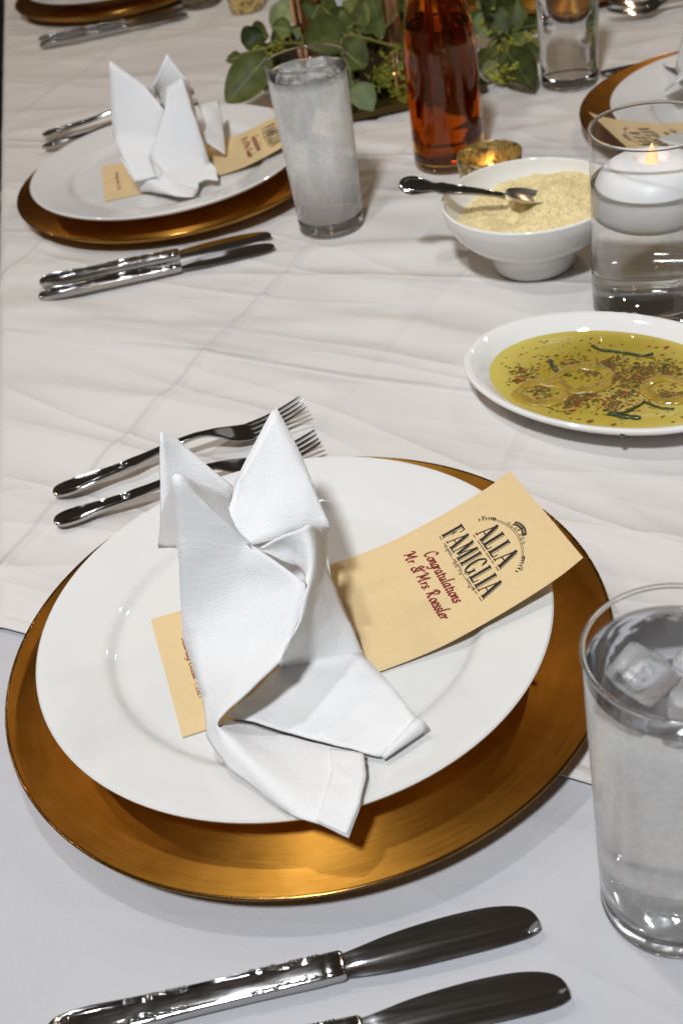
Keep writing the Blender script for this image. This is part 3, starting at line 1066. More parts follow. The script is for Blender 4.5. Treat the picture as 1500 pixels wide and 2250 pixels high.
def cloth_sheet(name, V, polys, creases, mat, parent=None, thick=.0011, lev=3, origin=(0, 0, 0)):
    """a folded fabric sheet from a small control cage; edges listed as creases stay crisp"""
    names = []
    for p in polys:
        for q in p:
            if q not in names:
                names.append(q)
    idx = {q: i for i, q in enumerate(names)}
    o = mk(name, [Vector(V[q]) - Vector(origin) for q in names], [tuple(idx[q] for q in p) for p in polys], mat, parent)
    me = o.data
    bm = bmesh.new()
    bm.from_mesh(me)
    bmesh.ops.recalc_face_normals(bm, faces=bm.faces)
    cl = bm.edges.layers.float.get('crease_edge') or bm.edges.layers.float.new('crease_edge')
    bm.verts.ensure_lookup_table()
    cset = {}
    for chain, cval in creases:
        for a, b in zip(chain, chain[1:]):
            if a in idx and b in idx:
                cset[frozenset((idx[a], idx[b]))] = cval
    for e in bm.edges:
        k = frozenset((e.verts[0].index, e.verts[1].index))
        if len(e.link_faces) == 1:
            e[cl] = .93
        if k in cset:
            e[cl] = cset[k]
    vl = bm.verts.layers.float.get('crease_vert') or bm.verts.layers.float.new('crease_vert')
    for v in bm.verts:
        if any(len(e.link_faces) == 1 for e in v.link_edges) and len(v.link_faces) <= 2:
            v[vl] = .75
    bm.to_mesh(me)
    bm.free()
    s = o.modifiers.new('sub', 'SUBSURF')
    s.levels = s.render_levels = lev
    tx = bpy.data.textures.get('cloth_ripple') or bpy.data.textures.new('cloth_ripple', 'CLOUDS')
    tx.noise_scale = .026
    d = o.modifiers.new('ripple', 'DISPLACE')
    d.texture = tx
    d.strength = .0036
    d.mid_level = .5
    d.texture_coords = 'LOCAL'
    tx2 = bpy.data.textures.get('cloth_wrinkle') or bpy.data.textures.new('cloth_wrinkle', 'CLOUDS')
    tx2.noise_scale = .011
    d2 = o.modifiers.new('wrinkle', 'DISPLACE')
    d2.texture = tx2
    d2.strength = .0011
    d2.mid_level = .5
    d2.texture_coords = 'LOCAL'
    so = o.modifiers.new('thickness', 'SOLIDIFY')
    so.thickness = thick
    so.offset = -1
    return o


NB = Vector((-.04, .46, .0))
nap = empty('napkin', NB)
tag(nap, 'large white folded napkin with three points on the nearest plate', 'napkin', 'folded white napkins')
cloth_sheet('back_point', NV, [('Bp', 'Bl', 'Bm', 'Bb', 'Bc', 'Brm'), ('Brm', 'Bc', 'Br'), ('Br', 'Bc', 'Br2')], [], M_napkin, nap, .0018, 3, NB)
cloth_sheet('inner_layer', NV, [('Kp', 'Kl', 'Kb', 'Kr'), ('Kb', 'hb1', 'hb2', 'Kr')], [], M_napkin, nap, .0012, 3, NB)
cloth_sheet('side_point', NV, [('Ap', 'Abl2', 'Ab', 'Ar', 'Ap2'), ('Abl2', 'Abl', 'Ab')], [], M_napkin, nap, .0018, 3, NB)
cloth_sheet('front_fold', NV, [
    ('Cp', 'cm', 'cd2', 'cd1'), ('cm', 'cL', 'cmid', 'cd2'), ('cL', 'cR', 'cd3', 'cmid'), ('cmid', 'cd3', 'cd2'),
    ('Cp', 'cd1', 'ig2', 'ig1'), ('cd1', 'cd2', 'ig2'), ('Cp', 'Abl2', 'cm'), ('Abl2', 'Abl', 'cm'),
    ('cL', 'e5', 'e6', 'cR'), ('e5', 'e3', 'e2', 'e6'), ('e6', 'e2', 'e1', 'cR'), ('e5', 'e4', 'e3'),
    ('e3', 'e4', 'g4', 'g2', 'g1'), ('g4', 'g5', 'g3', 'g2'), ('g5', 'g6', 'g3'),
    ('g1', 'g2', 'g12', 'g11'), ('g2', 'g3', 'g14', 'g12'), ('g3', 'g6', 'g13', 'g14'), ('g13', 'g7', 'g8', 'g14'), ('g14', 'g8', 'g9', 'g12'), ('g12', 'g9', 'g10', 'g11')],
    [(['Cp', 'cd1', 'cd2'], .6), (['Cp', 'cm'], .85), (['cL', 'cR'], .35), (['e5', 'e3'], .1), (['cd2', 'cd3'], .7), (['cR', 'cd3'], .5),
     (['e3', 'g1'], .2), (['g1', 'g2', 'g3'], .1)], M_napkin, nap, .0013, 3, NB)
cloth_sheet('side_fold', NV, [
    ('d5', 'dp1', 'dp2'), ('dp1', 'd1', 'd3', 'dp2'), ('d5', 'dp2', 'dp3', 'cd2'), ('dp2', 'd3', 'd4', 'dp3'),
    ('d1', 'Br2', 'd6', 'd3'), ('d3', 'd6', 'd7', 'd10', 'cR', 'd4'), ('d7', 'd8', 'd10'), ('cR', 'd10', 'd9', 'e1'), ('d10', 'd8', 'd9'),
    ('d9', 'd8', 'f8', 'f7'), ('f8', 'f1', 'f7'), ('f1', 'f2', 'f3', 'f7'), ('f7', 'f3', 'f4'), ('d9', 'f7', 'f4', 'f6'), ('f6', 'f4', 'f5')],
    [(['d3', 'd4'], .3), (['d1', 'd3'], .3), (['d8', 'd9'], .55), (['d4', 'cR'], .5)], M_napkin, nap, .0013, 3, NB)
cloth_sheet('inner_support', NV, [('hs1', 'hs2', 'hb3'), ('hs2', 'cL', 'hs1'), ('hs1', 'hb3', 'hb1', 'Ab')], [], M_napkin, nap, .0012, 2, NB)
# rolled hem opening at the right tip and two stitched hem ridges
rv, rf = [], []
A_, B_ = Vector(NV['f1']) - NB, Vector(NV['f3']) - NB
ax = (B_ - A_).normalized()
out = Vector((.70, -.62, 0)).normalized()
for i in range(13):
    th = -1.5 + 4.6 * i / 12
    for j in range(7):
        p = A_.lerp(B_, j / 6)
        taper = 1 - .75 * (j / 6)
        rv.append(p + out * (.0042 * math.sin(th) * taper + .002) + Vector((0, 0, .0042 * taper * (math.cos(th) - 1) + .0006)))
for i in range(12):
    for j in range(6):
        a = i * 7 + j
        rf.append((a, a + 1, a + 8, a + 7))
ro = mk('rolled_hem', rv, rf, M_napkin, nap)
so = ro.modifiers.new('thickness', 'SOLIDIFY')
so.thickness = .001


HB = dict(h1=(-.0265, .3905, .0312), h2=(-.0262, .3750, .0356), h3=(-.0310, .3580, .0378), h4=(-.0365, .3450, .0375), k1=(-.0108, .3828, .0332), k2=(-.0112, .3680, .0352), k3=(-.0160, .3514, .0373), k4=(-.0238, .3368, .0345))
cloth_sheet('hem_band', HB, [('h1', 'h2', 'k2', 'k1'), ('h2', 'h3', 'k3', 'k2'), ('h3', 'h4', 'k4', 'k3')], [], M_napkin, nap, .0006, 3, NB)

N2 = {'Lp': (-0.1397, 1.215, 0.1324), 'Lb': (-0.154, 1.2, 0.0631), 'Lr': (-0.0965, 1.185, 0.0855), 'Lc': (-0.1079, 1.18, 0.0607), 'Lm': (-0.1118, 1.205, 0.1051), 'Rp': (-0.0848, 1.225, 0.1255), 'Rr': (-0.0694, 1.215, 0.0981), 'Ft': (-0.0741, 1.19, 0.1104), 'Fi': (-0.0906, 1.195, 0.103), 'Fr': (-0.0635, 1.165, 0.0345), 'Fb': (-0.109, 1.15, 0.0388), 'Fl': (-0.1204, 1.165, 0.0483), 'K1': (-0.1467, 1.17, 0.0556), 'B1': (-0.1497, 1.17, 0.0548), 'B2': (-0.138, 1.14, 0.0373), 'B3': (-0.1066, 1.11, 0.028), 'B4': (-0.0826, 1.1, 0.0285), 'B5': (-0.0775, 1.12, 0.0266), 'B6': (-0.115, 1.135, 0.0395), 'Q1': (-0.0758, 1.14, 0.0296), 'Q2': (-0.0578, 1.13, 0.0284), 'Q3': (-0.0581, 1.15, 0.0318), 'W1': (-0.0671, 1.25, 0.0621), 'W2': (-0.0454, 1.27, 0.058), 'W3': (-0.0594, 1.2, 0.036), 'W4': (-0.0685, 1.2, 0.0477)}
N2.update(Lk=(-.125, 1.215, .10), Lkb=(-.13, 1.21, .03), Rk=(-.105, 1.23, .09), Rb=(-.085, 1.225, .03), Ri=(-.106, 1.218, .100), Fm=(-.092, 1.172, .070),
          BB=(-.12, 1.155, .022), B2b=(-.136, 1.15, .022), W5=(-.052, 1.235, .048), W6=(-.060, 1.222, .050), W7=(-.048, 1.20, .024), Wd=(-.07, 1.22, .022))
N2B = Vector((-.105, 1.17, 0))


def make_nap2():
    r = empty('napkin', N2B)
    cloth_sheet('side_point', N2, [('Lp', 'Lb', 'Lc', 'Lr', 'Lm'), ('Lb', 'K1', 'Fl', 'Lc'), ('K1', 'B2', 'B6', 'Fl')], [(['Lb', 'Lc'], .5)], M_napkin, r, .0016, 3, N2B)
    cloth_sheet('back_point', N2, [('Rp', 'Ri', 'Rk', 'Rr'), ('Rk', 'Rb', 'Rr'), ('Lm', 'Lk', 'Lkb', 'Rk')], [], M_napkin, r, .0016, 3, N2B)
    cloth_sheet('front_fold', N2, [('Fi', 'Fm', 'Fr', 'Ft'), ('Fi', 'Lr', 'Fm'), ('Fm', 'Fl', 'Fb', 'Fr'), ('Fb', 'B6', 'B5', 'Fr'), ('Fr', 'B5', 'Q1'), ('Lr', 'Fl', 'Fm'), ('Fr', 'Q1', 'Q3'), ('Q1', 'Q2', 'Q3'), ('Ft', 'Fr', 'Wd', 'Rr')],
                [(['Fb', 'Fr'], .5), (['Lr', 'Fl'], .5), (['Ft', 'Fr'], .7)], M_napkin, r, .0014, 3, N2B)
    cloth_sheet('base_fold', N2, [('B1', 'B2b', 'B3', 'B6', 'B2'), ('B2', 'B6', 'Fb', 'Fl'), ('B3', 'B4', 'B5', 'B6'), ('B2b', 'BB', 'B3')], [(['B2', 'B6'], .2)], M_napkin, r, .0014, 3, N2B)
    cloth_sheet('ruffle', N2, [('W1', 'W6', 'W5', 'W2'), ('W6', 'W4', 'W3', 'W5'), ('W2', 'W5', 'W7'), ('W5', 'W3', 'W7')], [], M_napkin, r, .0014, 3, N2B)
    return r


nap2 = make_nap2()
tag(nap2, 'white napkin folded into an upright pointed shape on the second plate', 'napkin', 'folded white napkins')
nap3 = copy_tree(nap2)
nap3.location = (.447, 1.168, .002)
nap3.rotation_euler = (0, 0, math.radians(172))
tag(nap3, 'white folded napkin cut off by the right edge of the picture')

# ------------------------------------------------------------------ cutlery


def loft(stations, n=12, power=2.6):
    """stations: x, y, z, half width, half thickness"""
    v, f = [], []
    for x, y, z, hw, ht in stations:
        for k in range(n):
            a = 2 * math.pi * k / n
            c, s = math.cos(a), math.sin(a)
            v.append((x, y + hw * math.copysign(abs(c) ** (2 / power), c), z + ht * math.copysign(abs(s) ** (2 / power), s)))
    for i in range(len(stations) - 1):
        for k in range(n):
            k2 = (k + 1) % n
            f.append((i * n + k, i * n + k2, (i + 1) * n + k2, (i + 1) * n + k))
    f.append(tuple(range(n))[::-1])
    f.append(tuple((len(stations) - 1) * n + k for k in range(n)))
    return v, f


def arc_tube(mb, cx_, cy_, cz, r, a0, a1, rad_, tilt=0):
    pts = [(cx_ + r * math.cos(a0 + (a1 - a0) * k / 8), cy_ + r * .8 * math.sin(a0 + (a1 - a0) * k / 8), cz - tilt * abs(r * math.sin(a0 + (a1 - a0) * k / 8))) for k in range(9)]
    mb.add(*tube_data(pts, rad_, 6))


def make_knife():
    """knife along +x, origin at the handle end, edge side at -y"""
    r = empty('table_knife')
    st = [(0, 0, .0044, .0022, .0016), (.0015, 0, .0044, .0052, .0028), (.006, 0, .0046, .0076, .0036), (.018, 0, .0048, .0088, .0040), (.035, 0, .0047, .0082, .0039),
          (.060, 0, .0046, .0072, .0038), (.085, 0, .0046, .0070, .0038), (.105, 0, .0047, .0072, .0039), (.118, 0, .0047, .0074, .0040), (.1215, 0, .0047, .0070, .0038)]
    mk('handle', *loft(smooth_prof([(q[0], q[1], q[2] - .0008, q[3] * 1.12, q[4] * .82) for q in st], 4), 28, 5.5), M_steel, r, True, 22)
    mb = MB()
    zt = .0070
    for s in (-1, 1):
        mb.add(*tube_data([(.006, s * .0030, zt), (.0075, s * .0062, zt), (.012, s * .0074, zt), (.034, s * .0072, zt), (.036, s * .0060, zt)], .0007, 6))
        mb.add(*tube_data([(.009, s * .0030, zt), (.011, s * .0050, zt), (.034, s * .0048, zt), (.0375, s * .0040, zt)], .0006, 6))
        for (cx_, rr) in ((.0425, .0052), (.0425, .0032), (.0500, .0030), (.0925, .0034), (.0925, .0018), (.1030, .0040), (.1135, .0050), (.1135, .0034), (.1135, .0018)):
            arc_tube(mb, cx_, s * .0078, zt - .0004, rr, math.pi if s > 0 else 0, 2 * math.pi if s > 0 else math.pi, .0006, -.1)
        for cx_ in (.0545, .0565, .0585, .0605, .0970, .0985, .1000):
            mb.add(*tube_data([(cx_, s * .0076, zt - .0003), (cx_ + .0008, s * .0050, zt), (cx_ + .0002, s * .0042, zt)], .0006, 6))
        mb.add(*tube_data([(.0625, s * .0062, zt), (.075, s * .0062, zt), (.0885, s * .0062, zt), (.0905, s * .0074, zt - .0003)], .0007, 6))
        mb.add(*tube_data([(.1005, s * .0044, zt), (.106, s * .0042, zt), (.108, s * .0050, zt)], .0006, 6))
    mb.build('handle_ornament', M_steel, r)
    mk('collar', *loft([(.1195, 0, .0040, .0072, .0031), (.1215, 0, .0040, .0080, .0035), (.128, 0, .0040, .0080, .0034), (.1295, 0, .0040, .0072, .0026)], 28, 5.0), M_steel, r, True, 50)
    for ch_ in r.children:
        for v_ in ch_.data.vertices:
            v_.co.y *= .78
    L = [(.1285, .0052, -.0056), (.136, .0062, -.0066), (.150, .0088, -.0078), (.165, .0104, -.0080), (.180, .0112, -.0079), (.195, .0108, -.0076), (.205, .0090, -.0070), (.211, .0064, -.0060), (.2140, .0030, -.0046), (.2150, -.001, -.0036)]
    L = smooth_prof(L, 3)
    v, f = [], []
    for x, yt, yb in L:
        bl = min(1, (x - .1285) / .006)
        v += [(x, yt, .0042 + .0006 * bl), (x, (yt + yb) / 2, .0042 + .0007 * bl), (x, yb + .0030, .0042 + .0005 * bl), (x, yb, .0034), (x, yb + .0022, .0028), (x, yt, .0027)]
    n = 6
    for i in range(len(L) - 1):
        for k in range(n):
            k2 = (k + 1) % n
            f.append((i * n + k, (i + 1) * n + k, (i + 1) * n + k2, i * n + k2))
    f.append(tuple(range(n)))
    f.append(tuple((len(L) - 1) * n + k for k in range(n))[::-1])
    mk('blade', v, f, M_blade, r, True, 28)
    return r


def make_fork():
    r = empty('table_fork')
    st = [(0, 0, .0040, .0020, .0010), (.002, 0, .0040, .0060, .0016), (.008, 0, .0042, .0088, .0020), (.020, 0, .0048, .0090, .0021), (.034, 0, .0056, .0066, .0022), (.048, 0, .0066, .0056, .0022),
          (.060, 0, .0080, .0062, .0022), (.070, 0, .0094, .0050, .0022), (.090, 0, .0125, .0040, .0021), (.108, 0, .0142, .0033, .0019), (.118, 0, .0135, .0040, .0016),
          (.128, 0, .0105, .0080, .0013), (.137, 0, .0070, .0112, .0012), (.146, 0, .0050, .0118, .0011), (.152, 0, .0048, .0118, .0011)]
    mk('handle', *loft(smooth_prof([(q[0], q[1], q[2], q[3], q[4] * .8) for q in st], 3), 22, 5), M_steel, r, True, 24)
    mb = MB()
    for s in (-1, 1):
        mb.add(*tube_data([(.006, s * .005, .0062), (.02, s * .0066, .0069), (.034, s * .0044, .0078), (.05, s * .0038, .0088)], .0005, 5))
    for q in range(2):
        mb.add(*tube_data([(.052 + .0045 * math.cos(a) * (1 - .4 * q), .0032 * math.sin(a) * (1 - .4 * q), .0094) for a in [k * math.pi / 6 for k in range(13)]], .0004, 5))
    mb.build('handle_ornament', M_steel, r)
    for k in range(4):
        y = -.0092 + k * .00613
        st = [(.150, y, .0048, .0021, .0011), (.162, y, .0060, .0018, .0011), (.176, y, .0088, .0016, .0010), (.188, y, .0126, .0012, .0009), (.194, y, .0150, .0007, .0006)]
        mk('tine', *loft(smooth_prof(st, 2), 12, 5), M_steel, r, True, 25)
    return r


def put(root, a, b, length, z=0.0008):
    """lay a piece with its handle end at a, pointing to b"""
    root.location = (a[0], a[1], z)
    if length < .2:
        root.scale = (.95, .9, 1)
    root.rotation_euler = (0, 0, math.atan2(b[1] - a[1], b[0] - a[0]))


kn = make_knife()
fk = make_fork()
G = 'table knives'
put(kn, (-.1640, .2868), (.0504, .2975), .215)
tag(kn, 'large knife with ornate handle just below the nearest gold charger', 'knife', G)
for a, b, lab in [((-.1600, .2590), (.0551, .2645), 'nearest knife, its handle cut off by the bottom edge of the picture'),
                  ((-.2312, 1.0270), (-.023, 1.0358), 'upper one of the two knives below the second place setting'),
                  ((-.2294, .9975), (-.0205, 1.0102), 'lower one of the two knives below the second place setting'),
                  ((-.3030, 1.8380), (-.0991, 1.8600), 'upper one of the two blurred knives near the top left corner'),
                  ((-.2985, 1.8050), (-.1005, 1.8252), 'lower one of the two blurred knives near the top left corner'),
                  ((.578, 1.2890), (.3629, 1.2885), 'farther one of two dark knives above the plate at the right edge'),
                  ((.579, 1.2640), (.3643, 1.2645), 'nearer one of two dark knives partly under the plate at the right edge')]:
    c = copy_tree(kn)
    put(c, a, b, .215)
    tag(c, lab)
G = 'table forks'
put(fk, (-.1922, .6876), (-.0112, .7258), .194)
tag(fk, 'upper one of the two forks behind the nearest plate', 'fork', G)
for a, b, lab in [((-.189, .6540), (-.0043, .6796), 'lower one of the two forks behind the nearest plate'),
                  ((-.2622, 1.4245), (-.075, 1.4480), 'upper one of the two forks behind the second place setting'),
                  ((-.2588, 1.3843), (-.07, 1.3960), 'lower one of the two forks behind the second place setting'),
                  ((.605, 1.4560), (.4109, 1.4608), 'nearer one of two dark forks at the top right edge'),
                  ((.615, 1.4770), (.4219, 1.4894), 'farther one of two dark forks at the top right edge')]:
    c = copy_tree(fk)
    put(c, a, b, .194)
    tag(c, lab)

# ------------------------------------------------------------------ water glasses
def caster(o):
    o.cycles.is_caustics_caster = True
    return o


def make_tumbler(fogged=True, level=.1430):
    r = empty('water_glass')

    def rw(z):
        return .0303 + (z - .012) / (.1515 - .012) * (.0346 - .0303)
    lathe('glass_wall', [(rw(z), z) for z in (.0142, .03, .05, .07, .09, .11, .13, .1515)], M_thinfog if fogged else M_thin, r, 96, 60)
    mk('glass_rim', *ring_data(rw(.1520) - .0004, .1522, .0010), M_glass, r)
    mk('glass_foot', *ring_data(.0284, .0030, .0017), M_glass, r)
    wp = [(0, .0012), (.024, .0010), (.0278, .0010), (.0292, .0026), (.0299, .0050), (.0301, .0110), (.0284, .0126), (.0284, .0138), (.0299, .0156)] + [(rw(z) - .0005, z) for z in (.03, .055, .08, .11, level)] + [(rw(level) - .0010, level - .0010), (rw(level) - .003, level - .0017), (0, level - .0019)]
    caster(lathe('water', wp, M_icewater if fogged else M_water, r, 96, 45))
    return r


def ice_cube(name, loc, size, rot, parent=None):
    bm = bmesh.new()
    bmesh.ops.create_cube(bm, size=size)
    bmesh.ops.bevel(bm, geom=bm.edges[:], offset=size * .2, segments=3, affect='EDGES', profile=.6)
    for v in bm.verts:
        q = noise.noise_vector(v.co * 90 + Vector(loc) * 50)
        v.co += q * size * .035
    me = bpy.data.meshes.new(name)
    bm.to_mesh(me)
    bm.free()
    me.polygons.foreach_set('use_smooth', [True] * len(me.polygons))
    me.materials.append(M_ice)
    o = bpy.data.objects.new(name, me)
    COL.objects.link(o)
    o.location = loc
    o.rotation_euler = rot
    return o


tg = make_tumbler()
tg.location = (.1095, .2985, 0)
tag(tg, 'fogged glass of iced water cut off by the right edge, nearest the camera', 'glass', 'water glasses')
c = copy_tree(tg)
c.location = (.0402, 1.0418, 0)
tag(c, 'tall fogged glass of iced water right of the second place setting')
tg4 = make_tumbler(False)
tg4.location = (.3291, 1.2883, 0)
tag(tg4, 'clear water glass at the top right behind the amber bottle', 'glass', 'water glasses')
c = copy_tree(tg4)
c.location = (-.0634, 1.882, 0)
tag(c, 'glass whose base shows at the top edge near the top left knives')
rnd = random.Random(3)
for (gx, gy, gname, zs) in [(.1095, .2985, 'the nearest water glass', (.1365, .134, .1345)), (.0402, 1.0418, 'the tall fogged glass by the second setting', (.1395, .138, .137))]:
    for i, z in enumerate(zs):
        a = i * 2.3 + .4
        ic = ice_cube('ice_cube', (gx + .0135 * math.cos(a), gy + .0135 * math.sin(a), z), .0190, (rnd.random() * 2, rnd.random() * 2, rnd.random() * 3))
        tag(ic, ('ice cube at the back right of ', 'ice cube at the left side of ', 'ice cube nearest the camera in ')[i] + gname, 'ice cube', 'ice cubes in ' + gname)

# ------------------------------------------------------------------ amber bottle
bt = empty('glass_bottle', (.1690, 1.1370, 0))
tag(bt, 'amber brown glass bottle standing between the leaves and the cheese bowl', 'bottle')
bo = smooth_prof([(.030, .0006), (.0335, .003), (.0347, .010), (.0347, .05), (.0347, .108), (.0336, .124), (.0300, .142), (.0240, .160), (.0180, .180), (.0150, .200), (.0140, .230), (.0140, .262)], 4)
bi = smooth_prof([(.0118, .262), (.0118, .230), (.0128, .200), (.0158, .181), (.0215, .161), (.0278, .142), (.0312, .124), (.0322, .108), (.0322, .05), (.0322, .012), (.029, .0085)], 4)
lathe('bottle_glass', [(0, .004), (.02, .003)] + bo + [(.0150, .264), (.0150, .271), (.0122, .271)] + bi + [(.015, .010), (0, .0125)], M_amber, bt, 72, 45)
lathe('liquid', [(0, .0128), (.0150, .0102), (.0291, .0087), (.0324, .0122), (.0324, .05), (.0324, .108), (.0314, .124), (.0296, .134), (0, .134)], M_wine, bt, 72, 45)
rnd = random.Random(11)
for i in range(7):
    a = rnd.uniform(0, 6.28)
    x, y = .016 * math.cos(a), .016 * math.sin(a)
    z0 = rnd.uniform(.02, .07)
    pts = [(x * 1.2, y * 1.2, z0), (x, y, z0 + .03), (x * .9 + .003, y * .8, z0 + .06), (x * .5, y * .5, min(z0 + .11, .165))]
    mk('dried_stem', *tube_data(smooth_prof(pts, 5), [.0010 + .0022 * math.sin(math.pi * k / 15) for k in range(16)], 7), M_stemred, bt)

# ------------------------------------------------------------------ votives


def make_votive():
    r = empty('votive_holder')
    lathe('holder_cup', [(0, .001), (.0215, .001), (.0238, .003), (.0260, .02), (.0288, .0535), (.0286, .0548), (.0276, .0550), (.0270, .0540), (.0244, .02), (.0225, .006), (0, .005)], M_merc, r, 56, 45)
    lathe('tealight_candle', [(0, .0055), (.0205, .0055), (.0212, .007), (.0218, .019), (.0205, .0205), (.006, .0195), (0, .0195)], M_wax, r, 40, 45)
    lathe('wick', [(0, .0195), (.0006, .0195), (.0006, .026), (0, .0262)], M_ink, r, 8)
    lathe('flame', smooth_prof([(0, .0245), (.0022, .0270), (.0034, .0315), (.0028, .0370), (.0012, .0430), (0, .0465)], 3), M_flame, r, 16, 80)
    return r


vt = make_votive()
vt.location = (.1845, 1.0080, 0)
tag(vt, 'speckled gold votive glass with a lit candle beside the amber bottle', 'votive', 'gold votive holders')
v2 = copy_tree(vt)
v2.location = (.0003, 1.806, 0)
tag(v2, 'gold votive glass at the top edge left of the copper column')

# ------------------------------------------------------------------ cheese bowl with spoon
BC = Vector((.1945, .8965, 0))
bw = lathe('serving_bowl', [(0, .004), (.028, .004), (.0300, .0008), (.0322, .0006), (.0334, .0022), (.0352, .0110)]
           + smooth_prof([(.0352, .0110), (.0400, .0185), (.0515, .0260), (.0630, .0375), (.0696, .0510), (.0712, .0588), (.0713, .0606), (.0703, .0614), (.0690, .0606), (.0670, .0520), (.0600, .0385), (.0480, .0275), (.0300, .0205), (.0, .0190)], 4), M_porc2, None, 112)
bw.location = BC
tag(bw, 'white footed bowl filled with grated cheese', 'bowl')


def cheese_top(x, y):
    d = math.hypot(x, y)
    base = .0445 + .0130 * math.exp(-((x - .020) ** 2 + (y - .004) ** 2) / .0009) + .10 * x + .035 * y
    base += .0026 * noise.noise(Vector((x * 75, y * 75, 2))) + .0016 * noise.noise(Vector((x * 210, y * 210, 5)))
    base -= .010 * math.exp(-((x + .012) ** 2 + (y - .006) ** 2) / .00022)
    lim = .0560 if d > .05 else .07
    return min(base, lim)


def bowl_r(z):
    P = [(.019, 0), (.0205, .03), (.0275, .048), (.0385, .060), (.052, .067), (.061, .069)]
    for (z0, r0), (z1, r1) in zip(P, P[1:]):
        if z <= z1:
            return r0 + (r1 - r0) * (z - z0) / (z1 - z0)
    return .069


cv, cf = [], []
nr, na = 34, 110
for i in range(nr + 1):
    for k in range(na):
        a = 2 * math.pi * k / na
        R0 = .064
        for _ in range(3):
            R0 = bowl_r(cheese_top(R0 * math.cos(a), R0 * math.sin(a))) + .0008
        q = R0 * i / nr
        cv.append((q * math.cos(a), q * math.sin(a), cheese_top(q * math.cos(a), q * math.sin(a))))
for i in range(nr):
    for k in range(na):
        k2 = (k + 1) % na
        if i == 0:
            cf.append((k, (i + 1) * na + k, (i + 1) * na + k2))
        else:
            cf.append((i * na + k, (i + 1) * na + k, (i + 1) * na + k2, i * na + k2))
ch = empty('grated_cheese', BC)
tag(ch, 'pale yellow grated cheese heaped in the white bowl', 'cheese')
mk('cheese_heap', cv, cf, M_cheese, ch)
gm = MB()
rnd = random.Random(5)
for _ in range(2600):
    a, q = rnd.uniform(0, 6.283), .060 * math.sqrt(rnd.random())
    x, y = q * math.cos(a), q * math.sin(a)
    z = cheese_top(x, y)
    s = rnd.uniform(.0005, .0012) * (1.7 if rnd.random() < .06 else 1)
    d = Vector((rnd.gauss(0, 1), rnd.gauss(0, 1), rnd.gauss(0, .6))).normalized() * s
    e = d.cross(Vector((rnd.random(), rnd.random(), 1))).normalized() * s * .55
    c = Vector((x, y, z + .0004))
    g = d.cross(e).normalized() * s * .5
    gm.add([c - d, c + d, c - e, c + e, c - g, c + g], [(0, 2, 4), (2, 1, 4), (1, 3, 4), (3, 0, 4), (2, 0, 5), (1, 2, 5), (3, 1, 5), (0, 3, 5)])
tag(gm.build('cheese_grain', M_cheese, ch, False), kind='stuff')

# spoon: bowl in the cheese, handle over the rim to the left
sp = empty('serving_spoon', (.1875, .9040, .0555))
tag(sp, 'steel spoon lying in the cheese bowl, handle over the rim', 'spoon')
A3, B3 = Vector((-.004, 0, .0005)), Vector((.0963 - .1875, .9146 - .9040, .0800 - .0555))
dr = (B3 - A3)
dr.normalize()
st = [(.012, .0028, .0016, -.0005), (.020, .0026, .0018, .0016), (.040, .0034, .0019, .002), (.055, .0044, .0019, .001), (.064, .0054, .0020, .0006), (.069, .0042, .0020, .0004), (.076, .0062, .0020, 0), (.085, .0086, .0020, 0), (.092, .0078, .0019, -.0006), (.0965, .0048, .0016, -.001), (.098, .0016, .001, -.001)]
v, f = loft([(q[0], 0, q[3], q[1], q[2]) for q in smooth_prof(st, 3)], 14, 2.6)
side = Vector((0, 0, 1)).cross(dr).normalized()
nrm = dr.cross(side)
side0, nrm0 = side.copy(), nrm.copy()
rq = Matrix.Rotation(math.radians(-38), 3, dr)
side, nrm = rq @ side, rq @ nrm
tf0 = lambda p: dr * p[0] + side0 * p[1] + nrm0 * p[2]
tf = lambda p: dr * p[0] + side * p[1] + nrm * p[2]
mk('handle', [tf(p) for p in v], f, M_steel, sp, True, 60)
mb = MB()
for s in (-1, 1):
    mb.add(*tube_data([tf((.07, s * .003, .0022)), tf((.08, s * .0052, .0022)), tf((.09, s * .005, .0018)), tf((.094, s * .002, .0014))], .0005, 5))
    mb.add(*tube_data([tf((.03, s * .002, .0036)), tf((.06, s * .0034, .0028))], .0004, 5))
mb.build('handle_ornament', M_steel, sp)
v, f = [], []
nr, na = 8, 28
for lay in (0, 1):
    for i in range(nr + 1):
        for k in range(na):
            a = 2 * math.pi * k / na
            q = i / nr
            ex = .0190 * math.cos(a) * (1 + .10 * math.cos(a))
            v.append(tf0((-.0045 - ex * q, .0130 * math.sin(a) * q, -.0058 * (1 - q * q) + .0036 - lay * .0010)))
for lay in (0, 1):
    o_ = lay * (nr + 1) * na
    for i in range(nr):
        for k in range(na):
            k2 = (k + 1) % na
            q = (o_ + i * na + k, o_ + (i + 1) * na + k, o_ + (i + 1) * na + k2, o_ + i * na + k2)
            f.append(q if lay == 0 else q[::-1])
for k in range(na):
    k2 = (k + 1) % na
    a, b = nr * na + k, nr * na + k2
    o_ = (nr + 1) * na
    f.append((a, a + o_, b + o_, b))
mk('spoon_bowl', v, f, M_spoon, sp, True, 60)

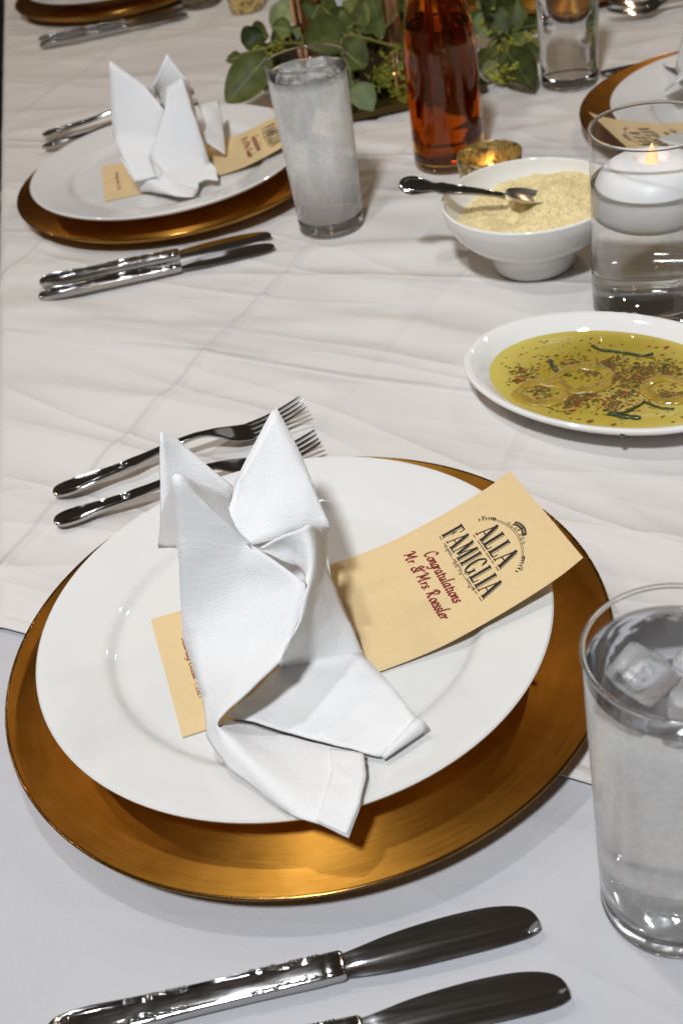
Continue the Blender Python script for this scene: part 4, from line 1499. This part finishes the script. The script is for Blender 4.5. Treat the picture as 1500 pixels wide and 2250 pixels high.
# ------------------------------------------------------------------ vase with floating candle
VC = (.2615, .8000, 0)
VR = .0437
va = empty('candle_vase', VC)
tag(va, 'clear glass cylinder vase of water holding a floating candle', 'vase')
lathe('vase_wall', [(VR, z) for z in (.0085, .03, .06, .09, .12, .138)], M_thin, va, 112, 60)
mk('vase_rim', *ring_data(VR - .0006, .1384, .0013, 112), M_glass, va)
mk('vase_foot', *ring_data(.0415, .0026, .0016, 112), M_glass, va)
WL = .1000
caster(lathe('water', [(0, .0012), (.040, .0010), (.0424, .0026), (VR - .0005, .0050), (VR - .0005, .0080), (.0420, .0092), (.0420, .0100), (VR - .0005, .0114), (VR - .0005, .05), (VR - .0005, WL), (.0422, WL - .0008), (.0405, WL - .0012), (0, WL - .0012)], M_water, va, 112, 40))
rnd = random.Random(8)
mb = MB()
for _ in range(70):
    a, q, z = rnd.uniform(0, 6.28), .040 * math.sqrt(rnd.random()), rnd.uniform(.012, .075)
    s = rnd.uniform(.00015, .0004)
    c = Vector((q * math.cos(a), q * math.sin(a), z))
    mb.add([c + Vector(p) * s for p in ((1, 0, 0), (-1, 0, 0), (0, 1, 0), (0, -1, 0), (0, 0, 1), (0, 0, -1))], [(0, 2, 4), (2, 1, 4), (1, 3, 4), (3, 0, 4), (2, 0, 5), (1, 2, 5), (3, 1, 5), (0, 3, 5)])
tag(mb.build('bubbles', M_glass, va), kind='stuff')
fc = empty('floating_candle', (VC[0] - .0004, VC[1], .0800))
tag(fc, 'white domed floating candle with an artificial flame in the glass vase', 'candle')
lathe('candle_body', smooth_prof([(0, -.0100), (.026, -.0096), (.0360, -.0040), (.0398, .0060), (.0402, .0140), (.0388, .0205), (.0330, .0290), (.0230, .0335), (.0140, .0352), (.0124, .0348), (.0112, .0320), (.008, .0300), (0, .0295)], 4), M_wax, fc, 72, 60)
lathe('artificial_flame', smooth_prof([(0, .0290), (.0040, .0295), (.0046, .0325), (.0040, .0370), (.0022, .0415), (.0005, .0452), (0, .0455)], 4), M_led, fc, 28, 70)

# ------------------------------------------------------------------ oil dish
DC = Vector((.1961, .6887, 0))
DA = math.radians(-38)
DXS, DYS = 1.258, .884


def oval(o):
    for v_ in o.data.vertices:
        v_.co.x *= DXS
        v_.co.y *= DYS
    o.location = DC
    o.rotation_euler = (0, 0, DA)


def dish_xy(x, y):
    x, y = x * DXS, y * DYS
    return x * math.cos(DA) - y * math.sin(DA), x * math.sin(DA) + y * math.cos(DA)

ds = lathe('oil_dish', [(0, .003), (.046, .003), (.048, .0008), (.051, .0008), (.0535, .0035), (.066, .0085), (.0770, .0150), (.0812, .0185), (.0822, .0200), (.0820, .0214), (.0806, .0222), (.0785, .0218)]
           + smooth_prof([(.0785, .0218), (.0740, .0190), (.0690, .0145), (.0640, .0098), (.0570, .0070), (.0, .0060)], 4), M_porc2, None, 112)
oval(ds)
tag(ds, 'oval white dish of seasoned olive oil at the right edge', 'dish')
OZ = .0126
v, f = [], []
nr, na = 24, 120
for i in range(nr + 1):
    for k in range(na):
        a = 2 * math.pi * k / na
        q = .0680 * i / nr
        v.append((q * math.cos(a), q * math.sin(a), OZ + (.0006 * max(0, (i / nr - .93) / .07) ** 2) + .00006 * noise.noise(Vector((q * math.cos(a) * 120, q * math.sin(a) * 120, 1)))))
for i in range(nr):
    for k in range(na):
        k2 = (k + 1) % na
        f.append((i * na + k, (i + 1) * na + k, (i + 1) * na + k2, i * na + k2))
oil = mk('olive_oil', v, f, M_oil)
oval(oil)
tag(oil, 'golden olive oil pooled in the oval white dish', 'oil')


def add_ring(cx_, cy_, r0, thick, a0, a1, lab, wob=.1, name='pepper_ring'):
    pts, rad_ = [], []
    n = 40
    for k in range(n + 1):
        a = a0 + (a1 - a0) * k / n
        rr = r0 * (1 + wob * math.sin(2 * a + cx_ * 400) + .05 * math.sin(5 * a) + .03 * math.sin(9 * a + 2))
        pts.append((rr * math.cos(a), rr * .92 * math.sin(a), .0002 * math.sin(3 * a)))
        rad_.append(.92 * thick * (1 + .18 * math.sin(4 * a + 1)) * (min(1, k / 3 + .4) if a1 - a0 < 6 else 1) * (min(1, (n - k) / 3 + .4) if a1 - a0 < 6 else 1))
    o = mk(name, *tube_data(pts, rad_, 10), M_ring)
    o.location = (cx_, cy_, OZ + .0002)
    o.scale = (1, 1, .42)
    tag(o, lab, 'onion', 'onion rings floating in the oil')
    return o


add_ring(.1795, .6930, .0172, .0042, 0, 6.2832, 'large golden onion ring floating in the middle of the oil', .08, 'onion_ring')
add_ring(.1488, .6850, .0148, .0044, .3, 6.2, 'golden onion ring at the left side of the oil', .12, 'onion_ring')
add_ring(.2290, .6610, .0150, .0042, 0, 6.2832, 'golden onion ring at the right side of the oil by the picture edge', .1, 'onion_ring')


def inoil(rnd, rmax=.062):
    a, q = rnd.uniform(0, 6.283), rmax * math.sqrt(rnd.random())
    return q * math.cos(a), q * math.sin(a)


rnd = random.Random(21)
for (pts, w_, lab) in [([(.1645, .7260), (.1645, .7140), (.1676, .7045), (.1736, .6995)], .0030, 'dark basil strip crossing the large onion ring'),
                       ([(.1971, .7340), (.2018, .7250), (.2154, .7160), (.2256, .7075), (.2337, .7080)], .0034, 'long dark basil strip floating near the far side of the oil'),
                       ([(.1853, .6470), (.1952, .6450), (.2041, .6490), (.2099, .6524)], .0026, 'thin dark basil strip near the front of the oil'),
                       ([(.1840, .6475), (.1900, .6420), (.1960, .6385), (.2021, .6350)], .0050, 'broad dark basil piece near the front rim of the dish'),
                       ([(.2099, .6524), (.2150, .6450), (.2190, .6410), (.2250, .6380)], .0024, 'thin dark basil strip right of the broad basil piece')]:
    P = smooth_prof([(x, y) for x, y in pts], 5)
    v, f = [], []
    for i, p in enumerate(P):
        a, b = P[max(i - 1, 0)], P[min(i + 1, len(P) - 1)]
        d = Vector((b[0] - a[0], b[1] - a[1], 0)).normalized()
        nn_ = Vector((-d.y, d.x, 0)) * w_ * (.5 + .25 * noise.noise(Vector((i * .7, w_ * 900, 0)))) * (1 if 0 < i < len(P) - 1 else .3)
        z = OZ + .0006 + .0005 * noise.noise(Vector((i * .4, p[0] * 200, 3)))
        for s, zz in ((1, 0), (0, .0007), (-1, 0), (0, -.0004)):
            v.append((p[0] + nn_.x * s, p[1] + nn_.y * s, z + zz))
    for i in range(len(P) - 1):
        for k in range(4):
            k2 = (k + 1) % 4
            f.append((i * 4 + k, i * 4 + k2, (i + 1) * 4 + k2, (i + 1) * 4 + k))
    o = mk('basil_strip', v, f, M_basil)
    tag(o, lab, 'herb', 'basil strips in the oil')
for ci, cnt in enumerate((800, 800, 170)):
    mb = MB()
    for _ in range(cnt):
        if rnd.random() < .90:
            cx_, cy_ = rnd.choice([(.145, .715), (.165, .668), (.19, .70), (.205, .705), (.19, .655), (.2, .665), (.178, .715), (.15, .69), (.22, .69), (.235, .685), (.21, .68), (.225, .655), (.20, .69), (.175, .672)])
            x, y = cx_ - DC.x + rnd.gauss(0, .0065), cy_ - DC.y + rnd.gauss(0, .0055)
        else:
            x, y = dish_xy(*inoil(rnd))
        ux, uy = (x * math.cos(DA) + y * math.sin(DA)) / DXS, (-x * math.sin(DA) + y * math.cos(DA)) / DYS
        if math.hypot(ux, uy) > .0625:
            continue
        s = rnd.uniform(.0003, .0011) * (1.3 if ci else 1) * (2.0 if rnd.random() < .12 else 1)
        a = rnd.uniform(0, 6.28)
        n = 6
        ring = [(x + s * rnd.uniform(.6, 1.25) * math.cos(a + 6.283 * k / n) * 1.3, y + s * rnd.uniform(.5, 1.2) * math.sin(a + 6.283 * k / n) * .8) for k in range(n)]
        z = OZ + .0002
        mb.add([(px, py, z) for px, py in ring] + [(x, y, z + .0006)], [(k, (k + 1) % n, n) for k in range(n)])
    o = mb.build(('green_herb_flakes', 'brown_pepper_flakes', 'red_chilli_flakes')[ci], FLK[ci])
    o.location = DC
    tag(o, ('fine green herb flakes floating in the olive oil', 'brown seasoning flakes floating in the olive oil', 'red chilli flakes floating in the olive oil')[ci], 'herbs', kind='stuff')
# a herb stuck to the outside of the dish
mk_v = [(.1785 + dx, .6150 + dy, z) for dx, dy, z in ((0, .0010, .0218), (.0028, .0006, .0216), (.0045, -.0008, .0165), (.0012, -.0012, .0168), (.0010, -.0016, .0225), (.0030, -.0018, .0222), (.0044, -.0026, .0170), (.0018, -.0028, .0172))]
hs = mk('basil_strip', [(x + .0025, y, z - .001) for x, y, z in mk_v], [(0, 1, 5, 4), (1, 2, 6, 5), (2, 3, 7, 6), (3, 0, 4, 7), (4, 5, 6, 7), (3, 2, 1, 0)], M_basil)
tag(hs, 'dark basil scrap hanging over the front rim of the oil dish', 'herb', 'basil strips in the oil')

# ------------------------------------------------------------------ centrepiece: mirror tray, columns, greenery
tr = empty('mirror_tray', (.118, 1.455, 0), math.radians(6))
tag(tr, 'low dark gold mirrored tray under the leaves', 'tray')
mk('mirror_top', *box_data(-.105, .105, -.155, .155, .0012, .0068), M_mirror, tr, False)
mb = MB()
for (x0, x1, y0, y1) in ((-.109, .109, -.159, -.1552), (-.109, .109, .1552, .159), (-.109, -.1052, -.1550, .1550), (.1052, .109, -.1550, .1550)):
    mb.add(*box_data(x0, x1, y0, y1, .0010, .0090))
mb.build('tray_border', M_border, tr, False)


def column(loc, r, h, lab, flutes=10):
    e = empty('copper_candlestick', loc)
    tag(e, lab, 'candlestick', 'copper candlesticks')
    v, f = [], []
    n = flutes * 6
    zs = [0, .004, .006, h - .01, h]
    rs = [r * 1.25, r * 1.25, r, r, r * 1.15]
    for z, rr in zip(zs, rs):
        for k in range(n):
            a = 2 * math.pi * k / n
            q = rr * (1 + .07 * math.cos(flutes * a))
            v.append((q * math.cos(a), q * math.sin(a), z))
    for i in range(len(zs) - 1):
        for k in range(n):
            k2 = (k + 1) % n
            f.append((i * n + k, i * n + k2, (i + 1) * n + k2, (i + 1) * n + k))
    f.append(tuple(range(n))[::-1])
    f.append(tuple((len(zs) - 1) * n + k for k in range(n)))
    mk('fluted_column', v, f, M_copper, e, True, 50)
    lathe('taper_candle', [(0, h), (r * .55, h), (r * .5, h + .06), (r * .2, h + .066), (0, h + .066)], M_wax, e, 24)
    return e


column((.066, 1.475, .007), .0150, .15, 'fluted copper candlestick at the top edge left of the big leaves')
column((.160, 1.420, .007), .0085, .13, 'slim copper candlestick just left of the amber bottle', 8)
gv = empty('cylinder_vase', (.105, 1.545, .007))
tag(gv, 'clear glass cylinder with a white candle at the top edge among the leaves', 'vase')
lathe('vase_wall', [(0, .0), (.026, 0), (.028, .002), (.028, .12)], M_thin, gv, 48)
mk('vase_rim', *ring_data(.0276, .1204, .0008, 48), M_glass, gv)
lathe('pillar_candle', [(0, .0052), (.019, .0052), (.019, .08), (.017, .082), (0, .081)], M_wax, gv, 40)

LEAVES = [(0.014, 1.38, 0.0600, -0.0400, 1.355, 0.0240, 0.0400, 0), (-0.0161, 1.4, 0.0578, -0.0321, 1.42, 0.0522, 0.0132, 0), (0.0382, 1.45, 0.071, 0.0208, 1.45, 0.0493, 0.0114, 0), (0.0546, 1.45, 0.0639, 0.0388, 1.45, 0.0502, 0.0159, 2), (0.105, 1.4, 0.0635, 0.054, 1.36, 0.0667, 0.043, 1), (0.0892, 1.38, 0.0595, 0.1148, 1.34, 0.0392, 0.0392, 0), (0.1268, 1.42, 0.0515, 0.1173, 1.48, 0.0756, 0.0336, 1), (0.1449, 1.4, 0.0487, 0.1441, 1.46, 0.081, 0.0527, 1), (0.0988, 1.31, 0.0317, 0.1132, 1.28, 0.0127, 0.0261, 2), (0.0974, 1.32, 0.0486, 0.0931, 1.31, 0.0128, 0.0094, 0), (0.2846, 1.42, 0.0306, 0.2535, 1.42, 0.0439, 0.0286, 2), (0.2936, 1.42, 0.0212, 0.3092, 1.44, 0.0516, 0.0298, 0), (0.2762, 1.4, 0.012, 0.2479, 1.3684, 0.006, 0.0283, 0), (0.2783, 1.36, 0.0193, 0.2854, 1.2699, 0.006, 0.0364, 0), (0.2409, 1.3205, 0.012, 0.272, 1.3707, 0.006, 0.0193, 2), (0.0556, 1.55, 0.0689, 0.026, 1.5, 0.0501, 0.0278, 2), (0.0833, 1.5, 0.0609, 0.098, 1.5, 0.0844, 0.0353, 0), (0.1741, 1.45, 0.0527, 0.1723, 1.5, 0.066, 0.0287, 1), (0.2836, 1.45, 0.0382, 0.2811, 1.5, 0.0467, 0.0261, 1)]
FILL = [(0.1468, 1.36, 0.0272, 0.0246, 0.0164), (0.1661, 1.38, 0.0329, 0.0164, 0.0137), (0.1331, 1.34, 0.0233, 0.0164, 0.0109), (0.295, 1.4, 0.0137, 0.0246, 0.0082), (0.311, 1.4, 0.0134, 0.0137, 0.0109), (0.2605, 1.3169, 0.012, 0.0137, 0.0098), (-0.0024, 1.42, 0.0415, 0.0137, 0.0109), (0.021, 1.42, 0.0528, 0.0164, 0.0082), (-0.0061, 1.38, 0.0339, 0.0082, 0.0109), (0.2635, 1.42, 0.0344, 0.0164, 0.0109), (0.1537, 1.3162, 0.012, 0.0066, 0.0219)]
EXTRA = [(0.0334, 1.4769, 0.0392, 0.0543, 1.452, 0.0482, 0.0319, 0), (0.0461, 1.4276, 0.0408, 0.0487, 1.4385, 0.0203, 0.034, 1), (0.0491, 1.4663, 0.0708, 0.0685, 1.4586, 0.0855, 0.0332, 1), (0.0257, 1.4288, 0.075, 0.0452, 1.4267, 0.0683, 0.0255, 1), (-0.0014, 1.4397, 0.0407, 0.0174, 1.4203, 0.055, 0.0244, 0), (0.0772, 1.4328, 0.0646, 0.094, 1.4627, 0.0371, 0.0299, 0), (0.0909, 1.4797, 0.0172, 0.0648, 1.4812, 0.0143, 0.0328, 0), (0.1136, 1.4653, 0.0698, 0.0927, 1.493, 0.0457, 0.0235, 1), (0.124, 1.4601, 0.0329, 0.0965, 1.4595, 0.0328, 0.033, 1), (0.1373, 1.4461, 0.0239, 0.1481, 1.4434, 0.0446, 0.0328, 0), (0.1569, 1.4497, 0.0455, 0.184, 1.4489, 0.052, 0.0243, 0), (0.0889, 1.4186, 0.012, 0.1119, 1.474, 0.0128, 0.0311, 1), (0.1636, 1.4317, 0.0338, 0.1925, 1.4319, 0.0346, 0.028, 1), (0.0822, 1.4512, 0.0842, 0.0708, 1.4519, 0.0692, 0.0331, 1), (0.1625, 1.4717, 0.0645, 0.1667, 1.4423, 0.09, 0.0317, 0), (0.2717, 1.4141, 0.0548, 0.2561, 1.3977, 0.0767, 0.0324, 0), (0.2808, 1.4333, 0.012, 0.2877, 1.3928, 0.008, 0.0333, 0), (0.2952, 1.4396, 0.044, 0.2901, 1.4313, 0.0631, 0.0236, 0), (0.3102, 1.4158, 0.0271, 0.3342, 1.4296, 0.0238, 0.0218, 0), (0.2644, 1.4074, 0.012, 0.2951, 1.4203, 0.0119, 0.0215, 1), (0.2936, 1.3717, 0.012, 0.3169, 1.3747, 0.008, 0.0258, 1), (0.2917, 1.4539, 0.0253, 0.2924, 1.4533, 0.0445, 0.0253, 1)]


def leaf_mesh(b, tp, wd, rnd):
    ax_ = tp - b
    L = ax_.length
    ax_ = ax_ / L
    up_ = Vector((rnd.uniform(-.25, .25), -.85 + rnd.uniform(-.2, .2), .5))
    sd = ax_.cross(up_).normalized()
    nr_ = sd.cross(ax_).normalized()
    n, mm = 10, 6
    v, f = [], []
    cup, bend, tw = rnd.uniform(.05, .22), rnd.uniform(-.15, .12), rnd.uniform(-.25, .25)
    for side_ in (0, 1):
        for i in range(n + 1):
            t_ = i / n
            hw = wd * .5 * (math.sin(math.pi * min(1, t_ * .94 + .03)) ** .62) * (1.06 - .18 * t_)
            for j in range(-mm, mm + 1):
                s = j / mm
                z = cup * wd * (s * s) + bend * L * (t_ * t_ - t_) * 2 + tw * s * wd * .4 * t_ + .03 * wd * math.sin(9 * t_ + 3 * s) * abs(s) - .02 * wd * math.exp(-(s / .12) ** 2)
                v.append(b + ax_ * (L * t_) + sd * (hw * s) + nr_ * (z - side_ * .0005))
    K = (n + 1) * (2 * mm + 1)
    for side_ in (0, 1):
        for i in range(n):
            for j in range(2 * mm):
                a = side_ * K + i * (2 * mm + 1) + j
                q = (a, a + 1, a + 2 * mm + 2, a + 2 * mm + 1)
                f.append(q[::-1] if side_ == 0 else q)
    return v, f


rnd = random.Random(4)
LEAVES = [L_[:6] + (L_[6] * 1.15, L_[7]) for L_ in LEAVES] + EXTRA
BR = [('leafy eucalyptus branch at the left, behind the tall iced glass', [0, 1, 2, 3, 15, 19, 22, 23], [(.085, 1.42, .030), (.05, 1.42, .055), (.010, 1.40, .062), (-.02, 1.41, .058)], [6, 7, 8]),
      ('leafy eucalyptus branch with large round leaves left of the amber bottle', [4, 5, 6, 7, 8, 9, 16, 17, 24, 25, 26, 27, 28, 29, 30, 31, 32, 33], [(.175, 1.42, .022), (.140, 1.40, .046), (.105, 1.39, .062), (.092, 1.36, .058)], [0, 1, 2, 10]),
      ('leafy eucalyptus branch trailing right of the amber bottle', [10, 11, 12, 13, 14, 18, 34, 35, 36, 37, 38, 39, 40], [(.195, 1.43, .020), (.240, 1.43, .035), (.283, 1.415, .026), (.2783, 1.37, .020)], [3, 4, 5, 9])]
for lab, li, stem, fi in BR:
    br = empty('eucalyptus_branch', (stem[0][0], stem[0][1], 0))
    org = Vector(br.location)
    tag(br, lab, 'branch', 'eucalyptus branches')
    sm = smooth_prof([tuple(Vector(p) - org) for p in stem], 6)
    mk('stem', *tube_data(sm, [.0022 - .0012 * k / (len(sm) - 1) for k in range(len(sm))], 7), M_twig, br)
    for i in li:
        L_ = LEAVES[i]
        b, tp = Vector(L_[:3]), Vector(L_[3:6])
        v, f = leaf_mesh(b - org, tp - org, L_[6], rnd)
        lf = mk('leaf', v, f, (M_leafd, M_leafm, M_leafl)[L_[7]], br, True, 60)
        mid = [Vector(v[q * 13 + 6]) for q in range(11)]
        nn2 = (Vector(v[5 * 13 + 7]) - Vector(v[5 * 13 + 5])).cross(mid[6] - mid[4]).normalized()
        if nn2.dot(Vector((0, -1, .5))) < 0:
            nn2 = -nn2
        mk('leaf_vein', *tube_data([q + nn2 * .0003 for q in mid[:10]], [.0007 - .00005 * q for q in range(10)], 5), M_leafl, lf)
        # petiole to the nearest stem point
        near = min(sm, key=lambda q: (Vector(q) - (b - org)).length)
        if (Vector(near) - (b - org)).length > .004:
            mk('leaf_stalk', *tube_data([near, ((Vector(near) + b - org) / 2) + Vector((0, 0, .002)), b - org], .0007, 5), M_twig, lf)
    # extra small leaves filling the inside of the branch
    for k in range(6):
        q = Vector(rnd.choice(sm))
        b = q + Vector((rnd.gauss(0, .006), rnd.gauss(0, .008) + .018, rnd.gauss(0, .004)))
        tp = b + Vector((rnd.gauss(0, .022), abs(rnd.gauss(0, .02)), rnd.gauss(.002, .012)))
        tp.z = max(tp.z, .006)
        v, f = leaf_mesh(b, tp, rnd.uniform(.022, .036), rnd)
        mk('leaf', v, f, (M_leafd, M_leafm)[rnd.random() < .3], br, True, 60)
    mb = MB()
    for q in fi:
        x, y, z, rx, rz = FILL[q]
        c = Vector((x, y, z)) - org
        for _ in range(26):
            s0 = c + Vector((rnd.gauss(0, rx * .45), rnd.gauss(0, rx * .4), rnd.gauss(0, rz * .4)))
            s1 = s0 + Vector((rnd.gauss(0, .007), rnd.gauss(0, .006), rnd.gauss(.001, .006)))
            s0.z, s1.z = max(s0.z, .004), max(s1.z, .004)
            mb.add(*tube_data([s0, (s0 + s1) / 2 + Vector((0, 0, .001)), s1], .0005, 4))
            for e in range(4):
                p = s0.lerp(s1, rnd.random()) + Vector((rnd.gauss(0, .0016), rnd.gauss(0, .0016), rnd.gauss(0, .0016)))
                p.z = max(p.z, .003)
                r_ = rnd.uniform(.0009, .0017)
                d = Vector((rnd.gauss(0, 1), rnd.gauss(0, 1), rnd.gauss(0, 1))).normalized()
                e1 = d.orthogonal().normalized()
                e2 = d.cross(e1)
                mb.add([p - d * r_ * 1.6, p + e1 * r_, p + e2 * r_, p - e1 * r_, p - e2 * r_, p + d * r_ * 1.6], [(0, 2, 1), (0, 3, 2), (0, 4, 3), (0, 1, 4), (5, 1, 2), (5, 2, 3), (5, 3, 4), (5, 4, 1)])
    tag(mb.build('seed_sprigs', M_sprig, br, False), kind='stuff')

for o in bpy.data.objects:
    if o.type == 'MESH' and o.data.materials and o.data.materials[0] in (M_cloth_far, M_cloth_near, M_wax, M_porc, M_mirror, M_thinfog):
        o.cycles.is_caustics_receiver = True
